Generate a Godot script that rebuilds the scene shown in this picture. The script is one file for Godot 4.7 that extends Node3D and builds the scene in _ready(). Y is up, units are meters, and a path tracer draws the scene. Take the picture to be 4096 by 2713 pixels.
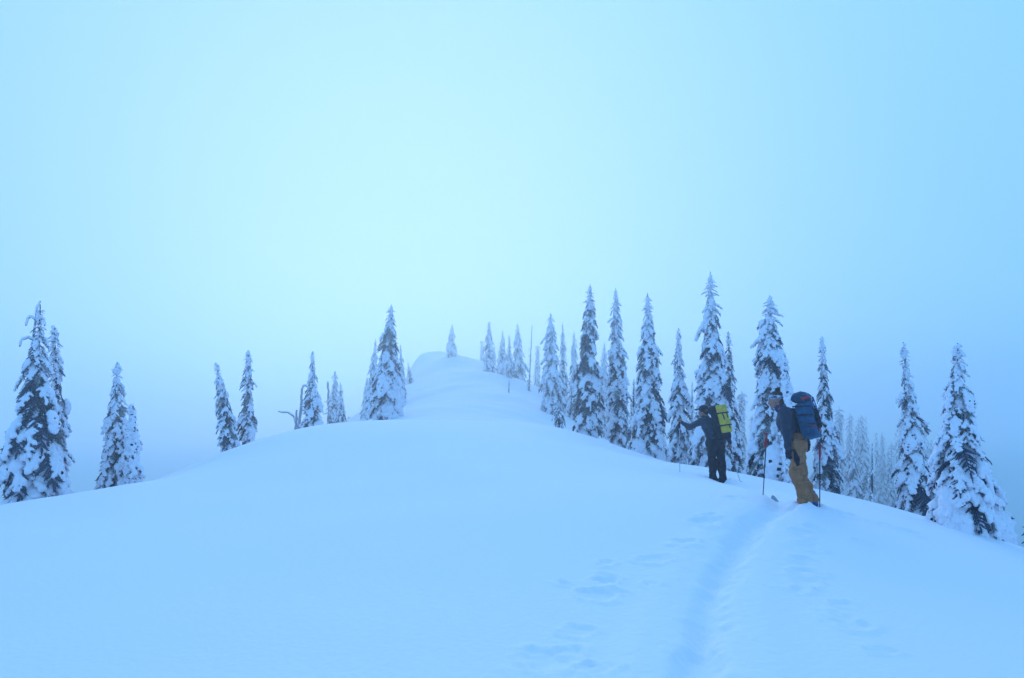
extends Node3D
# A foggy snow ridge with two ski tourers. Metres, y up; the camera stands at the origin, 1.6 m above the snow.

const HILL := [
	Vector3(-10.69, 0.53, -17.00), Vector3(-9.52, 0.73, -18.00), Vector3(-8.57, 0.90, -20.00), Vector3(-8.66, 1.54, -24.00), Vector3(-8.15, 2.00, -26.00), Vector3(-7.59, 2.32, -28.00),
	Vector3(-6.20, 2.57, -30.00), Vector3(-4.40, 2.73, -31.00), Vector3(-3.17, 2.82, -32.00), Vector3(-1.49, 2.84, -33.00), Vector3(0.28, 2.72, -32.00), Vector3(1.58, 2.54, -30.50),
	Vector3(2.36, 2.18, -28.00), Vector3(3.02, 1.79, -26.00), Vector3(4.07, 1.33, -24.00), Vector3(5.37, 1.12, -22.00), Vector3(6.35, 0.93, -21.00), Vector3(7.82, 0.61, -20.50),
	Vector3(9.31, 0.25, -20.00), Vector3(10.29, -0.10, -19.50), Vector3(11.10, -0.40, -19.00), Vector3(11.54, -0.61, -18.50), Vector3(4.25, 0.79, -12.00), Vector3(4.38, 1.04, -17.60),
	Vector3(0.00, 0.00, 0.00), Vector3(0.00, 0.08, -6.00), Vector3(-4.00, -0.10, -6.00), Vector3(4.00, 0.00, -6.00), Vector3(-7.00, 0.20, -11.00), Vector3(0.00, 0.72, -12.00),
	Vector3(8.00, -0.30, -11.00), Vector3(11.00, -1.50, -8.00), Vector3(3.00, 0.33, -9.00), Vector3(-5.00, 0.90, -16.00), Vector3(0.00, 1.75, -20.00), Vector3(-12.00, -1.50, 0.00),
	Vector3(12.00, -2.20, 0.00), Vector3(0.00, -0.60, 12.00), Vector3(-18.00, -1.30, -10.00), Vector3(18.00, -2.90, -12.00), Vector3(-24.00, -3.20, -22.00), Vector3(-22.00, -2.80, -34.00),
	Vector3(-14.00, -0.60, -31.00), Vector3(-34.80, -8.38, -58.00), Vector3(-18.95, -1.48, -61.60), Vector3(-45.00, -10.00, -20.00), Vector3(-76.00, -25.76, -76.00), Vector3(-57.78, -18.04, -130.00),
	Vector3(-34.33, -6.09, -103.00), Vector3(22.00, -5.00, -24.00), Vector3(16.00, -3.00, -30.00), Vector3(10.00, -1.00, -34.00), Vector3(7.00, 0.20, -40.00), Vector3(35.00, -11.00, -30.00),
	Vector3(36.55, -10.70, -67.00), Vector3(60.00, -22.00, -40.00), Vector3(86.67, -32.49, -130.00), Vector3(43.33, -16.60, -130.00), Vector3(22.80, -4.48, -76.00), Vector3(40.00, -13.00, 0.00),
	Vector3(-40.00, -10.00, 20.00), Vector3(40.00, -14.00, 25.00), Vector3(-4.22, 3.05, -35.00), Vector3(-2.79, 3.13, -36.00), Vector3(-1.25, 3.13, -36.50), Vector3(0.32, 2.98, -36.00),
	Vector3(-15.20, 16.87, -128.20), Vector3(-16.21, 15.61, -126.40), Vector3(-8.65, 0.90, -19.00), Vector3(-9.22, 1.15, -23.50), Vector3(-9.15, 0.83, -19.00), Vector3(-0.22, 12.14, -115.60),
	Vector3(3.21, 8.99, -104.80), Vector3(5.91, 6.20, -94.00), Vector3(8.82, 1.54, -76.00), Vector3(10.43, 0.48, -61.60), Vector3(-2.64, 4.27, -47.20), Vector3(-1.57, 5.06, -54.40),
	Vector3(-0.13, 6.58, -67.00), Vector3(-4.27, 8.08, -76.00), Vector3(2.60, 6.00, -72.40), Vector3(-2.84, 11.35, -97.60), Vector3(-9.00, 15.86, -119.20), Vector3(-14.07, 17.51, -130.00),
	Vector3(-7.13, 16.30, -126.40), Vector3(-14.93, 14.41, -122.80), Vector3(-16.00, 10.72, -112.00), Vector3(-0.18, 9.76, -94.00), Vector3(2.77, 8.76, -90.40), Vector3(-7.56, 7.46, -76.00),
	Vector3(-9.42, 5.41, -68.80), Vector3(-9.80, 3.72, -58.00), Vector3(-18.11, 12.77, -166.00), Vector3(0.00, 12.81, -169.60), Vector3(21.13, 2.20, -166.00), Vector3(-61.33, -10.05, -184.00),
	Vector3(61.76, -13.22, -193.00), Vector3(0.00, 5.37, -220.00),
]
const TREES := [
	["fir_tree", -12.45, -21.0, 5.39, -0.15, 0.84, [0.7, 0.42, 0.16, 1.1, 2], "firs along the left slope", "broad dark-green fir with a thin bent leader and arching top twigs, the widest tree"],
	["fir_tree", -12.26, -22.0, 4.96, -0.51, 0.32, [0.95, 0.2, 0.25, 0.4, 2], "firs along the left slope", "slim columnar fir with a snow knob on top, close beside the broad dark fir"],
	["fir_tree", -11.28, -23.0, 3.74, -0.16, 0.50, [0.9, 0.25, 0.3, 0.75, 2], "firs along the left slope", "fir banded with thick snow rings, standing left of a smooth white snow cone"],
	["snow_ghost_tree", -10.53, -22.5, 2.30, -0.19, 0.27, [1.0, 0.12, 0.9, 0.7, 2], "firs along the left slope", "short fir wholly buried as a smooth white cone beside the banded fir"],
	["fir_tree", -10.11, -29.0, 3.57, -0.70, 0.41, [0.88, 0.3, 0.35, 0.8, 2], "firs along the left slope", "fir leaning to the left with a thin bare tip, in the leaning pair"],
	["fir_tree", -9.86, -30.0, 4.02, -0.12, 0.39, [0.7, 0.45, 0.3, 0.45, 2], "firs along the left slope", "columnar fir with one drooping side bough, right of the leaning fir"],
	["fir_tree", -54.56, -175.0, 14.44, -0.54, 0.47, [0.8, 0.4, 0.3, 0.8, 0], "ghostly far firs", "ghostly faint fir in fog right of the drooping-bough fir, the smaller one"],
	["fir_tree", -51.57, -169.6, 12.62, -0.36, 0.55, [0.8, 0.4, 0.3, 0.8, 0], "ghostly far firs", "ghostly faint fir in fog, the larger one, left of the forked dead snag"],
	["dead_snag", -13.65, -50.8, 2.67, -0.16, 0.11, [0, 0, 0, 0, 3], "dead snags", "low dead snag with one long horizontal antler-like branch to the left"],
	["dead_snag", -13.96, -52.6, 4.58, 0.09, 0.11, [0, 0, 0, 0, 4], "dead snags", "tall bare dead trunk with a crooked hooked tip and stub branches"],
	["fir_tree", -9.42, -38.0, 4.30, -0.15, 0.53, [0.75, 0.4, 0.35, 0.85, 2], "firs by the dead snags", "dark-skirted pointed fir standing right against the tall hooked snag"],
	["dead_snag", -16.58, -72.4, 5.41, -0.17, 0.16, [0, 0, 0, 0, 5], "dead snags", "broken-topped straight dead trunk between the pointed fir and a grey fir"],
	["fir_tree", -15.68, -70.6, 6.25, -0.00, 0.76, [0.55, 0.5, 0.3, 0.6, 1], "firs by the dead snags", "hazy grey columnar fir right of the broken-topped trunk"],
	["fir_tree", -11.51, -54.4, 3.72, -0.20, 0.50, [0.9, 0.35, 0.4, 0.9, 1], "firs by the dead snags", "narrow speckled white fir overlapping the hazy grey columnar fir"],
	["fir_tree", -30.00, -148.0, 3.89, -0.11, 0.64, [0.8, 0.4, 0.3, 0.8, 0], "ghostly far firs", "very faint small fir between the speckled fir and the tall ridge fir"],
	["fir_tree", -23.32, -121.0, 2.38, 0.00, 0.72, [0.8, 0.4, 0.3, 0.8, 0], "ghostly far firs", "pale small fir just left of the tall ridge fir's white companion"],
	["fir_tree", -13.83, -76.0, 3.82, -0.01, 0.53, [0.9, 0.35, 0.4, 0.8, 1], "firs round the tall ridge fir", "squat white fir at the left foot of the tall ridge fir"],
	["fir_tree", -9.54, -54.4, 5.71, 0.16, 0.59, [0.9, 0.3, 0.5, 0.8, 1], "firs round the tall ridge fir", "pale spire close against the left side of the tall ridge fir"],
	["fir_tree", -6.55, -41.8, 6.11, 0.14, 0.91, [0.72, 0.42, 0.3, 0.75, 2], "firs round the tall ridge fir", "tall dense fir with a cone-shaped tip where the far ridge begins"],
	["fir_tree", -9.92, -72.4, 5.43, -0.30, 0.55, [0.9, 0.3, 0.5, 0.8, 1], "firs round the tall ridge fir", "thin white spire close against the right side of the tall ridge fir"],
	["fir_tree", -12.42, -97.6, 2.60, -0.36, 0.48, [0.8, 0.4, 0.3, 0.9, 1], "firs on the far ridge", "tiny leaning fir alone on the ridge's left edge"],
	["fir_tree", -8.99, -117.4, 4.84, 0.08, 0.83, [0.8, 0.35, 0.3, 0.6, 1], "firs on the far ridge", "lone fir standing on the very summit of the far ridge"],
	["fir_tree", -5.51, -148.0, 6.37, -0.11, 0.56, [0.8, 0.35, 0.3, 0.8, 0], "ghostly far firs", "faint thin fir just left of the first ridge-flank fir"],
	["fir_tree", -2.79, -95.8, 6.28, 0.03, 0.83, [0.75, 0.4, 0.3, 0.55, 1], "firs on the far ridge", "first large fir right of the summit, with a blunt top and ragged left side"],
	["fir_tree", -3.26, -144.4, 4.96, -0.09, 0.63, [0.8, 0.35, 0.3, 0.8, 0], "ghostly far firs", "faint fir half hidden behind the blunt-topped ridge fir's right side"],
	["fir_tree", -1.27, -108.4, 6.58, -0.01, 0.88, [0.8, 0.35, 0.3, 0.85, 1], "firs on the far ridge", "pale cone fir left of the dark-stemmed ridge fir"],
	["fir_tree", -0.26, -86.8, 4.69, -0.05, 0.56, [0.65, 0.5, 0.2, 0.7, 1], "firs on the far ridge", "thin-crowned fir with its dark trunk showing to the snow, between two pale cones"],
	["fir_tree", 0.85, -101.2, 7.96, -0.16, 1.15, [0.85, 0.3, 0.4, 0.9, 1], "firs on the far ridge", "widest pale cone fir of the ridge row, left of a bare pole-like snag"],
	["dead_snag", 1.74, -83.2, 6.95, 0.38, 0.23, [0, 0, 0, 0, 6], "dead snags", "pole-thin leaning dead tree with short twigs on the far ridge"],
	["fir_tree", 4.16, -133.6, 7.34, 0.18, 0.80, [0.8, 0.35, 0.3, 0.9, 0], "ghostly far firs", "faint fir right behind the pole-thin leaning dead tree"],
	["fir_sapling", -0.26, -65.2, 1.03, 0.03, 0.14, [0.7, 0.5, 0.2, 0.9, 1], "firs on the far ridge", "tiny sapling poking from open snow on the ridge slope"],
	["fir_tree", 2.86, -58.0, 7.42, -0.01, 0.88, [0.9, 0.3, 0.4, 0.6, 1], "firs on the right flank", "large frosty white fir heading the right-hand row, above a bent dark sapling"],
	["fir_tree", 4.40, -68.8, 7.86, 0.03, 0.56, [0.85, 0.35, 0.4, 0.7, 1], "firs on the right flank", "slim spire just behind the right shoulder of the frosty white fir"],
	["fir_tree", 5.08, -65.2, 7.35, 0.04, 0.67, [0.85, 0.35, 0.4, 0.8, 1], "firs on the right flank", "pointed grey-white fir just left of the tall darkest fir"],
	["fir_tree", 3.47, -37.0, 7.37, 0.22, 0.72, [0.5, 0.6, 0.3, 0.6, 2], "firs on the right flank", "tall fir with the darkest green lower half of the row"],
	["fir_sapling", 1.87, -32.0, 1.10, -0.01, 0.31, [0.4, 0.75, 0.2, 0.5, 1], "firs on the right flank", "small dark snow-bent sapling at the crest below the frosty white fir"],
	["fir_tree", 8.29, -72.4, 9.54, 0.15, 0.94, [0.95, 0.2, 0.6, 0.8, 1], "firs on the right flank", "pale broad fir half hidden between the two tallest left spires of the row"],
	["fir_tree", 5.15, -39.0, 8.49, 0.01, 0.68, [0.82, 0.3, 0.35, 0.7, 2], "firs on the right flank", "tall white-topped spire right of the darkest fir"],
	["fir_tree", 11.36, -79.6, 8.04, 0.03, 0.39, [0.7, 0.45, 0.3, 0.7, 1], "firs on the right flank", "little grey fir peeking between two tall spires"],
	["fir_tree", 5.86, -34.0, 7.43, 0.01, 0.81, [0.72, 0.42, 0.35, 0.75, 2], "firs on the right flank", "tall spire with broad dark side boughs at mid height"],
	["fir_tree", 5.27, -35.0, 3.53, 0.09, 0.38, [0.7, 0.5, 0.2, 0.7, 1], "firs on the right flank", "short dark fir against the left foot of the broad-boughed spire"],
	["fir_tree", 6.43, -31.0, 5.58, 0.11, 0.50, [0.88, 0.3, 0.35, 0.8, 2], "firs on the right flank", "medium evenly tapered white fir beside the raised hand of the black-clad skier"],
	["fir_tree", 13.67, -61.6, 8.24, 0.26, 0.47, [0.9, 0.3, 0.4, 0.8, 1], "firs on the right flank", "pale fir behind the right edge of the medium tapered fir"],
	["fir_tree", 7.28, -29.0, 7.64, 0.08, 0.79, [0.85, 0.32, 0.3, 0.8, 2], "firs on the right flank", "tallest fir of all, directly behind the black-clad skier"],
	["fir_tree", 8.45, -31.0, 6.32, 0.04, 0.47, [0.6, 0.5, 0.1, 0.7, 2], "firs on the right flank", "darker thin-tipped fir hugging the right side of the tallest fir"],
	["fir_tree", 8.05, -25.0, 6.07, 0.15, 0.73, [0.82, 0.3, 0.25, 0.5, 2], "firs on the right flank", "ragged fir with wide drooping upper boughs behind the striped headband skier"],
	["snow_ghost_tree", 8.34, -24.0, 4.11, -0.11, 0.34, [1.0, 0.15, 0.8, 0.75, 2], "firs on the right flank", "smooth snow-plastered fir between the ragged fir and the blue backpack"],
	["fir_tree", 9.75, -25.0, 5.28, 0.05, 0.49, [0.78, 0.38, 0.25, 0.8, 2], "firs on the right flank", "gappy fir just right of the blue backpack and the right-hand pole"],
	["fir_tree", 30.45, -76.0, 13.67, 0.62, 0.62, [0.85, 0.3, 0.3, 0.8, 0], "foggy valley forest", "foggy valley fir close right of the gappy fir"],
	["fir_tree", 17.54, -40.0, 6.18, 0.35, 0.43, [0.75, 0.45, 0.15, 0.95, 1], "foggy valley forest", "small dark-footed fir alone before the foggy valley forest"],
	["fir_tree", 11.74, -23.5, 5.53, -0.12, 0.56, [0.8, 0.36, 0.35, 0.85, 2], "firs at the right edge", "fir with ragged dark left-hand boughs, second large fir from the right"],
	["fir_tree", 8.18, -14.9, 3.43, 0.21, 0.56, [0.97, 0.22, 0.4, 0.8, 2], "firs at the right edge", "nearest large fir on the right slope, loaded with round snow pillows"],
	["fir_tree", 11.68, -20.0, 2.64, -0.19, 0.65, [0.8, 0.35, 0.2, 0.9, 2], "firs at the right edge", "wide drooping fir behind the right side of the pillow-loaded fir"],
	["fir_sapling", 11.39, -24.0, 0.87, 0.03, 0.26, [0.3, 0.7, 0.1, 0.5, 1], "firs at the right edge", "low dark shrubby sapling at the left foot of the ragged-boughed fir"],
	["fir_tree", 42.22, -103.0, 21.91, 1.24, 1.45, [0.9, 0.35, 0.3, 0.8, 0], "foggy valley forest", "foggy valley fir, first of the tall pair left of the small dark-footed fir"],
	["fir_tree", 50.96, -121.0, 27.74, 1.36, 1.51, [0.9, 0.35, 0.3, 0.8, 0], "foggy valley forest", "foggy valley fir, second of the tall pair left of the small dark-footed fir"],
	["fir_tree", 58.21, -130.0, 28.19, 1.68, 2.04, [0.9, 0.35, 0.3, 0.8, 0], "foggy valley forest", "foggy valley fir just right of the small dark-footed fir"],
	["fir_tree", 51.40, -112.0, 23.57, 1.44, 1.39, [0.9, 0.35, 0.3, 0.8, 0], "foggy valley forest", "foggy valley fir nearest the ragged-boughed right fir"],
	["fir_tree", 30.53, -103.0, 14.53, 0.39, 1.12, [0.9, 0.35, 0.3, 0.8, 0], "foggy valley forest", "foggy fir in the gap between the two skiers, nearer the pole"],
	["fir_tree", 21.47, -76.0, 11.21, 0.41, 0.70, [0.9, 0.35, 0.3, 0.8, 0], "foggy valley forest", "foggy fir in the gap between the two skiers, nearer the yellow pack"],
	["fir_tree", 6.74, -30.0, 3.08, 0.36, 0.36, [0.85, 0.35, 0.3, 0.9, 2], "firs on the right flank", "half-height bushy white fir between the medium tapered fir and the black-clad skier"],
	["fir_tree", 14.51, -22.0, 5.12, 0.31, 0.93, [0.7, 0.45, 0.25, 0.9, 1], "firs at the right edge", "fir mostly outside the picture, only bough tips showing at the right border"],
]

class Soup:
	var v := PackedVector3Array()
	var n := PackedVector3Array()
	var i := PackedInt32Array()

	func add(s: Soup, t: Transform3D) -> void:
		var o := v.size()
		v.append_array(t * s.v)
		n.append_array(Transform3D(t.basis.orthonormalized(), Vector3.ZERO) * s.n)
		for k in s.i:
			i.append(k + o)

	func mesh() -> ArrayMesh:
		var a := []
		a.resize(Mesh.ARRAY_MAX)
		a[Mesh.ARRAY_VERTEX] = v
		a[Mesh.ARRAY_NORMAL] = n
		a[Mesh.ARRAY_INDEX] = i
		var m := ArrayMesh.new()
		if v.size():
			m.add_surface_from_arrays(Mesh.PRIMITIVE_TRIANGLES, a)
		return m

	func tri(a: Vector3, b: Vector3, c: Vector3) -> void:   # seen from where a, b, c run clockwise
		var o := v.size()
		var f := (c - a).cross(b - a).normalized()
		v.append_array(PackedVector3Array([a, b, c]))
		n.append_array(PackedVector3Array([f, f, f]))
		i.append_array(PackedInt32Array([o, o + 1, o + 2]))

	func quad(a: Vector3, b: Vector3, c: Vector3, d: Vector3) -> void:
		tri(a, b, c)
		tri(a, c, d)

	# a tapering round tube through points
	func tube(p: PackedVector3Array, r: PackedFloat32Array, sides := 6, capped := true) -> void:
		var o := v.size()
		var side := Vector3.UP
		for k in p.size():
			var d := (p[mini(k + 1, p.size() - 1)] - p[maxi(k - 1, 0)]).normalized()
			if k == 0 and absf(d.y) > 0.8:
				side = Vector3.RIGHT
			side = (side - d * side.dot(d)).normalized()
			var up := d.cross(side)
			for j in sides:
				var w := TAU * j / sides
				var q := side * cos(w) + up * sin(w)
				v.append(p[k] + q * r[k])
				n.append(q)
		for k in p.size() - 1:
			for j in sides:
				var a := o + k * sides + j
				var b := o + k * sides + (j + 1) % sides
				i.append_array(PackedInt32Array([a, a + sides, b, b, a + sides, b + sides]))
		if capped:
			for e in 2:
				var k := 0 if e == 0 else p.size() - 1
				var d := (p[0] - p[1]).normalized() if e == 0 else (p[k] - p[k - 1]).normalized()
				var c := v.size()
				v.append(p[k] + d * r[k] * 0.4)
				n.append(d)
				for j in sides:
					var a := o + k * sides + j
					var b := o + k * sides + (j + 1) % sides
					i.append_array(PackedInt32Array([c, a, b] if e == 0 else [c, b, a]))

	# a flat webbing strap of width w along points, lying with its face towards "out"
	func strap(p: PackedVector3Array, out: Vector3, w: float, t := 0.004) -> void:
		for k in p.size() - 1:
			var d := (p[k + 1] - p[k]).normalized()
			var s := d.cross(out).normalized() * w * 0.5
			var h := s.cross(d).normalized() * t
			var a := p[k] - d * 0.002
			var b := p[k + 1] + d * 0.002
			quad(a - s + h, a + s + h, b + s + h, b - s + h)
			quad(a - s - h, b - s - h, b + s - h, a + s - h)
			quad(a - s - h, a - s + h, b - s + h, b - s - h)
			quad(a + s - h, b + s - h, b + s + h, a + s + h)


var rng := RandomNumberGenerator.new()
var wrinkles := FastNoiseLite.new()
var roll := FastNoiseLite.new()
var chop := FastNoiseLite.new()
var M := {}
var taken := {}
var coarse := PackedFloat32Array()
const X0 := -112.0
const Z0 := -226.0
const CW := 225
const CH := 260
const TRACK := [Vector2(0.55, -2.5), Vector2(1.3, -5.74), Vector2(1.5, -6.54), Vector2(1.78, -7.54), Vector2(2.18, -8.64), Vector2(2.74, -9.88), Vector2(3.32, -10.96), Vector2(3.9, -11.7), Vector2(4.2, -12.6), Vector2(4.32, -14.5), Vector2(4.36, -17.6)]
const POCKS := [Vector3(0.94, -8.5, 0.17), Vector3(0.84, -7.96, 0.18), Vector3(1.61, -9.3, 0.16), Vector3(1.4, -8.3, 0.09), Vector3(0.54, -6.8, 0.13), Vector3(2.11, -9.94, 0.14), Vector3(2.7, -11.16, 0.12), Vector3(2.54, -10.88, 0.17), Vector3(3.4, -12.38, 0.12), Vector3(1.04, -9.16, 0.11), Vector3(2.85, -7.14, 0.19), Vector3(3.0, -8.52, 0.15), Vector3(3.61, -9.86, 0.13), Vector3(3.2, -8.88, 0.14), Vector3(3.28, -9.34, 0.11), Vector3(3.93, -10.68, 0.11), Vector3(3.68, -10.36, 0.12), Vector3(2.8, -6.38, 0.1), Vector3(4.87, -11.82, 0.2), Vector3(0.3, -6.1, 0.22), Vector3(0.59, -5.85, 0.13), Vector3(2.81, -8.18, 0.11), Vector3(0.51, -8.4, 0.07), Vector3(5.6, -11.6, 0.2), Vector3(4.4, -10.3, 0.1), Vector3(3.1, -7.75, 0.1), Vector3(2.0, -9.6, 0.08)]


func numbered(called: String) -> String:
	var k: int = taken.get(called, -1) + 1
	taken[called] = k
	return called if k == 0 else "%s_%03d" % [called, k]


func thing(called: String, label: String, category: String, at: Vector3, group := "") -> Node3D:
	var o := Node3D.new()
	o.name = numbered(called)
	o.position = at
	o.set_meta("label", label)
	o.set_meta("category", category)
	if group:
		o.set_meta("group", group)
	add_child(o)
	return o


func part(called: String, m: Mesh, mat: Material, parent: Node3D, t := Transform3D()) -> MeshInstance3D:
	var o := MeshInstance3D.new()
	o.name = called
	o.mesh = m
	o.material_override = mat
	o.transform = t
	parent.add_child(o, true)
	return o


func mat(c: Color, rough := 0.85) -> StandardMaterial3D:
	var m := StandardMaterial3D.new()
	m.albedo_color = c.linear_to_srgb()
	m.roughness = rough
	m.metallic_specular = 0.3
	return m


func noise(freq: float, octaves := 3, s := 1) -> FastNoiseLite:
	var f := FastNoiseLite.new()
	f.noise_type = FastNoiseLite.TYPE_SIMPLEX_SMOOTH
	f.frequency = freq
	f.fractal_octaves = octaves
	f.seed = s
	return f


func tex(freq: float, octaves: int, s: int, lo: Color, hi: Color, normal := 0.0, size := 256) -> NoiseTexture2D:
	var t := NoiseTexture2D.new()
	t.width = size
	t.height = size
	t.seamless = true
	t.noise = noise(freq, octaves, s)
	if normal > 0.0:
		t.as_normal_map = true
		t.bump_strength = normal
	else:
		var g := Gradient.new()
		g.set_color(0, lo)
		g.set_color(1, hi)
		t.color_ramp = g
	return t


# ---------------------------------------------------------------- snow surface
func rbf(r2: float) -> float:
	return 0.5 * r2 * log(maxf(r2, 1e-9))


func fit_hill() -> void:   # a thin-plate surface through the surveyed points, laid out on a one-metre grid
	var n := HILL.size()
	var s := n + 3
	var a := []
	for r in s:
		var row := PackedFloat64Array()
		row.resize(s + 1)
		if r < n:
			var p: Vector3 = HILL[r]
			for c in n:
				var q: Vector3 = HILL[c]
				row[c] = rbf((p.x - q.x) ** 2 + (p.z - q.z) ** 2) + (0.02 if r == c else 0.0)
			row[n] = 1.0
			row[n + 1] = p.x
			row[n + 2] = p.z
			row[s] = p.y
		else:
			for c in n:
				var q: Vector3 = HILL[c]
				row[c] = [1.0, q.x, q.z][r - n]
		a.append(row)
	for k in s:
		var best := k
		for r in range(k + 1, s):
			if absf(a[r][k]) > absf(a[best][k]):
				best = r
		var swap = a[k]
		a[k] = a[best]
		a[best] = swap
		var top: PackedFloat64Array = a[k]
		for r in range(k + 1, s):
			var row: PackedFloat64Array = a[r]
			var f := row[k] / top[k]
			if f != 0.0:
				for c in range(k, s + 1):
					row[c] -= f * top[c]
				a[r] = row
	var w := PackedFloat64Array()
	w.resize(s)
	for k in range(s - 1, -1, -1):
		var t: float = a[k][s]
		for c in range(k + 1, s):
			t -= a[k][c] * w[c]
		w[k] = t / a[k][k]
	coarse.resize(CW * CH)
	for j in CH:
		var z := Z0 + j
		for k in CW:
			var x := X0 + k
			var y := w[n] + w[n + 1] * x + w[n + 2] * z
			for m in n:
				var p: Vector3 = HILL[m]
				var r2 := (x - p.x) * (x - p.x) + (z - p.z) * (z - p.z)
				if r2 > 1e-9:
					y += w[m] * 0.5 * r2 * log(r2)
			coarse[j * CW + k] = y


func cub(a: float, b: float, c: float, d: float, t: float) -> float:
	return b + 0.5 * t * (c - a + t * (2.0 * a - 5.0 * b + 4.0 * c - d + t * (3.0 * (b - c) + d - a)))


func hill(x: float, z: float) -> float:
	var fx := clampf(x - X0, 1.0, CW - 2.001)
	var fz := clampf(z - Z0, 1.0, CH - 2.001)
	var ix := int(fx)
	var iz := int(fz)
	var tx := fx - ix
	var tz := fz - iz
	var o := (iz - 1) * CW + ix - 1
	var r := [0.0, 0.0, 0.0, 0.0]
	for k in 4:
		r[k] = cub(coarse[o], coarse[o + 1], coarse[o + 2], coarse[o + 3], tx)
		o += CW
	return cub(r[0], r[1], r[2], r[3], tz)


func ground(x: float, z: float) -> float:
	var y := hill(x, z)
	var far := smoothstep(34.0, 50.0, -z)
	y += roll.get_noise_2d(x, z) * (0.05 + 0.05 * smoothstep(9.0, 20.0, Vector2(x, z).length()) + 0.2 * far)
	if z < -95.0:       # a wind-packed lip along the left edge of the summit
		var lip := smoothstep(98.0, 114.0, -z)
		y += lip * (0.1 * exp(-pow((x + 13.2) / 2.0, 2.0)) - 4.5 * smoothstep(14.4, 19.0, -x))
	var drift := Vector2(x - 8.18, z + 14.9).length()      # drift and fallen clumps round the foot of the nearest fir
	if drift < 2.5:
		y += (0.06 + 0.1 * chop.get_noise_2d(x * 0.8, z * 0.8)) * exp(-pow(drift / 0.85, 2.0))
	if x > -1.5 and x < 7.5 and z < -2.0 and z > -18.5:
		var p := Vector2(x, z)
		var best := 9.0
		for k in TRACK.size() - 1:
			var a: Vector2 = TRACK[k]
			var d: Vector2 = TRACK[k + 1] - a
			best = minf(best, p.distance_squared_to(a + d * clampf((p - a).dot(d) / d.length_squared(), 0.0, 1.0)))
		best = sqrt(best)
		var c := chop.get_noise_2d(x, z)
		var e := best + c * 0.035
		y -= (0.09 + 0.035 * chop.get_noise_2d(x * 0.3, z * 0.3 + 9.0)) * (1.0 - smoothstep(0.03, 0.24, e + 0.05 * chop.get_noise_2d(x * 2.0, z * 2.0 + 5.0) + 0.1 * chop.get_noise_2d(x * 0.35 + 7.0, z * 0.35)))
		y += 0.02 * exp(-pow((e - 0.45) / 0.2, 2.0)) 
		y += 0.02 * maxf(0.0, chop.get_noise_2d(x * 3.1 + 40.0, z * 3.1) - 0.12) * (1.0 - smoothstep(0.3, 0.95, best)) * smoothstep(0.1, 0.3, best)
		for q: Vector2 in [Vector2(4.32, -11.9), Vector2(4.41, -17.25)]:    # snow stirred up round the skiers' boots
			var d2 := p.distance_squared_to(q)
			if d2 < 1.5:
				y += exp(-d2 / 0.16) * (0.05 + 0.11 * chop.get_noise_2d(x * 1.7 + 3.0, z * 1.7))
		for q: Vector3 in POCKS:
			var dx := (x - q.x) / q.z
			var dz := (z - q.y) / (q.z * 1.15)
			var d2 := dx * dx + dz * dz
			if d2 < 4.0:
				var d := sqrt(d2) + c * 0.9 + 0.45 * chop.get_noise_2d(x * 2.7, z * 2.7)
				y -= (0.09 + 0.12 * absf(fmod(q.x * 13.7, 1.0))) * q.z * (1.0 - smoothstep(0.25, 1.0, d))
				y += 0.02 * exp(-pow((d - 1.2) / 0.25, 2.0))
	return y


func lines(stops: Array) -> PackedFloat32Array:   # [[from, to, step], ...]
	var out := PackedFloat32Array()
	for s in stops:
		var n := int(round(absf(s[1] - s[0]) / s[2]))
		for k in n:
			out.append(s[0] + (s[1] - s[0]) * k / n)
	out.append(stops[-1][1])
	return out


func build_ground() -> void:
	var xs := lines([[-108, -40, 2.2], [-40, -22, 0.9], [-22, -8, 0.35], [-8, -0.8, 0.2], [-0.8, 6.4, 0.05], [6.4, 14, 0.2], [14, 30, 0.6], [30, 108, 2.2]])
	var zs := lines([[30, 2, 1.4], [2, -4.6, 0.3], [-4.6, -12.8, 0.05], [-12.8, -18, 0.1], [-18, -34, 0.2], [-34, -140, 0.5], [-140, -220, 2.0]])
	var w := xs.size()
	var s := Soup.new()
	for z in zs:
		for x in xs:
			s.v.append(Vector3(x, ground(x, z), z))
	for j in zs.size():
		for k in w:
			var a := s.v[j * w + maxi(k - 1, 0)]
			var b := s.v[j * w + mini(k + 1, w - 1)]
			var c := s.v[maxi(j - 1, 0) * w + k]
			var d := s.v[mini(j + 1, zs.size() - 1) * w + k]
			s.n.append((b - a).cross(d - c).normalized())
	for j in zs.size() - 1:
		for k in w - 1:
			var o := j * w + k
			s.i.append_array(PackedInt32Array([o, o + w, o + 1, o + 1, o + w, o + w + 1]))
	var g := part("snow_ground", s.mesh(), M.snow, self)
	g.set_meta("kind", "structure")
	g.set_meta("label", "smooth snow-covered ridge rising into the fog")


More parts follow.
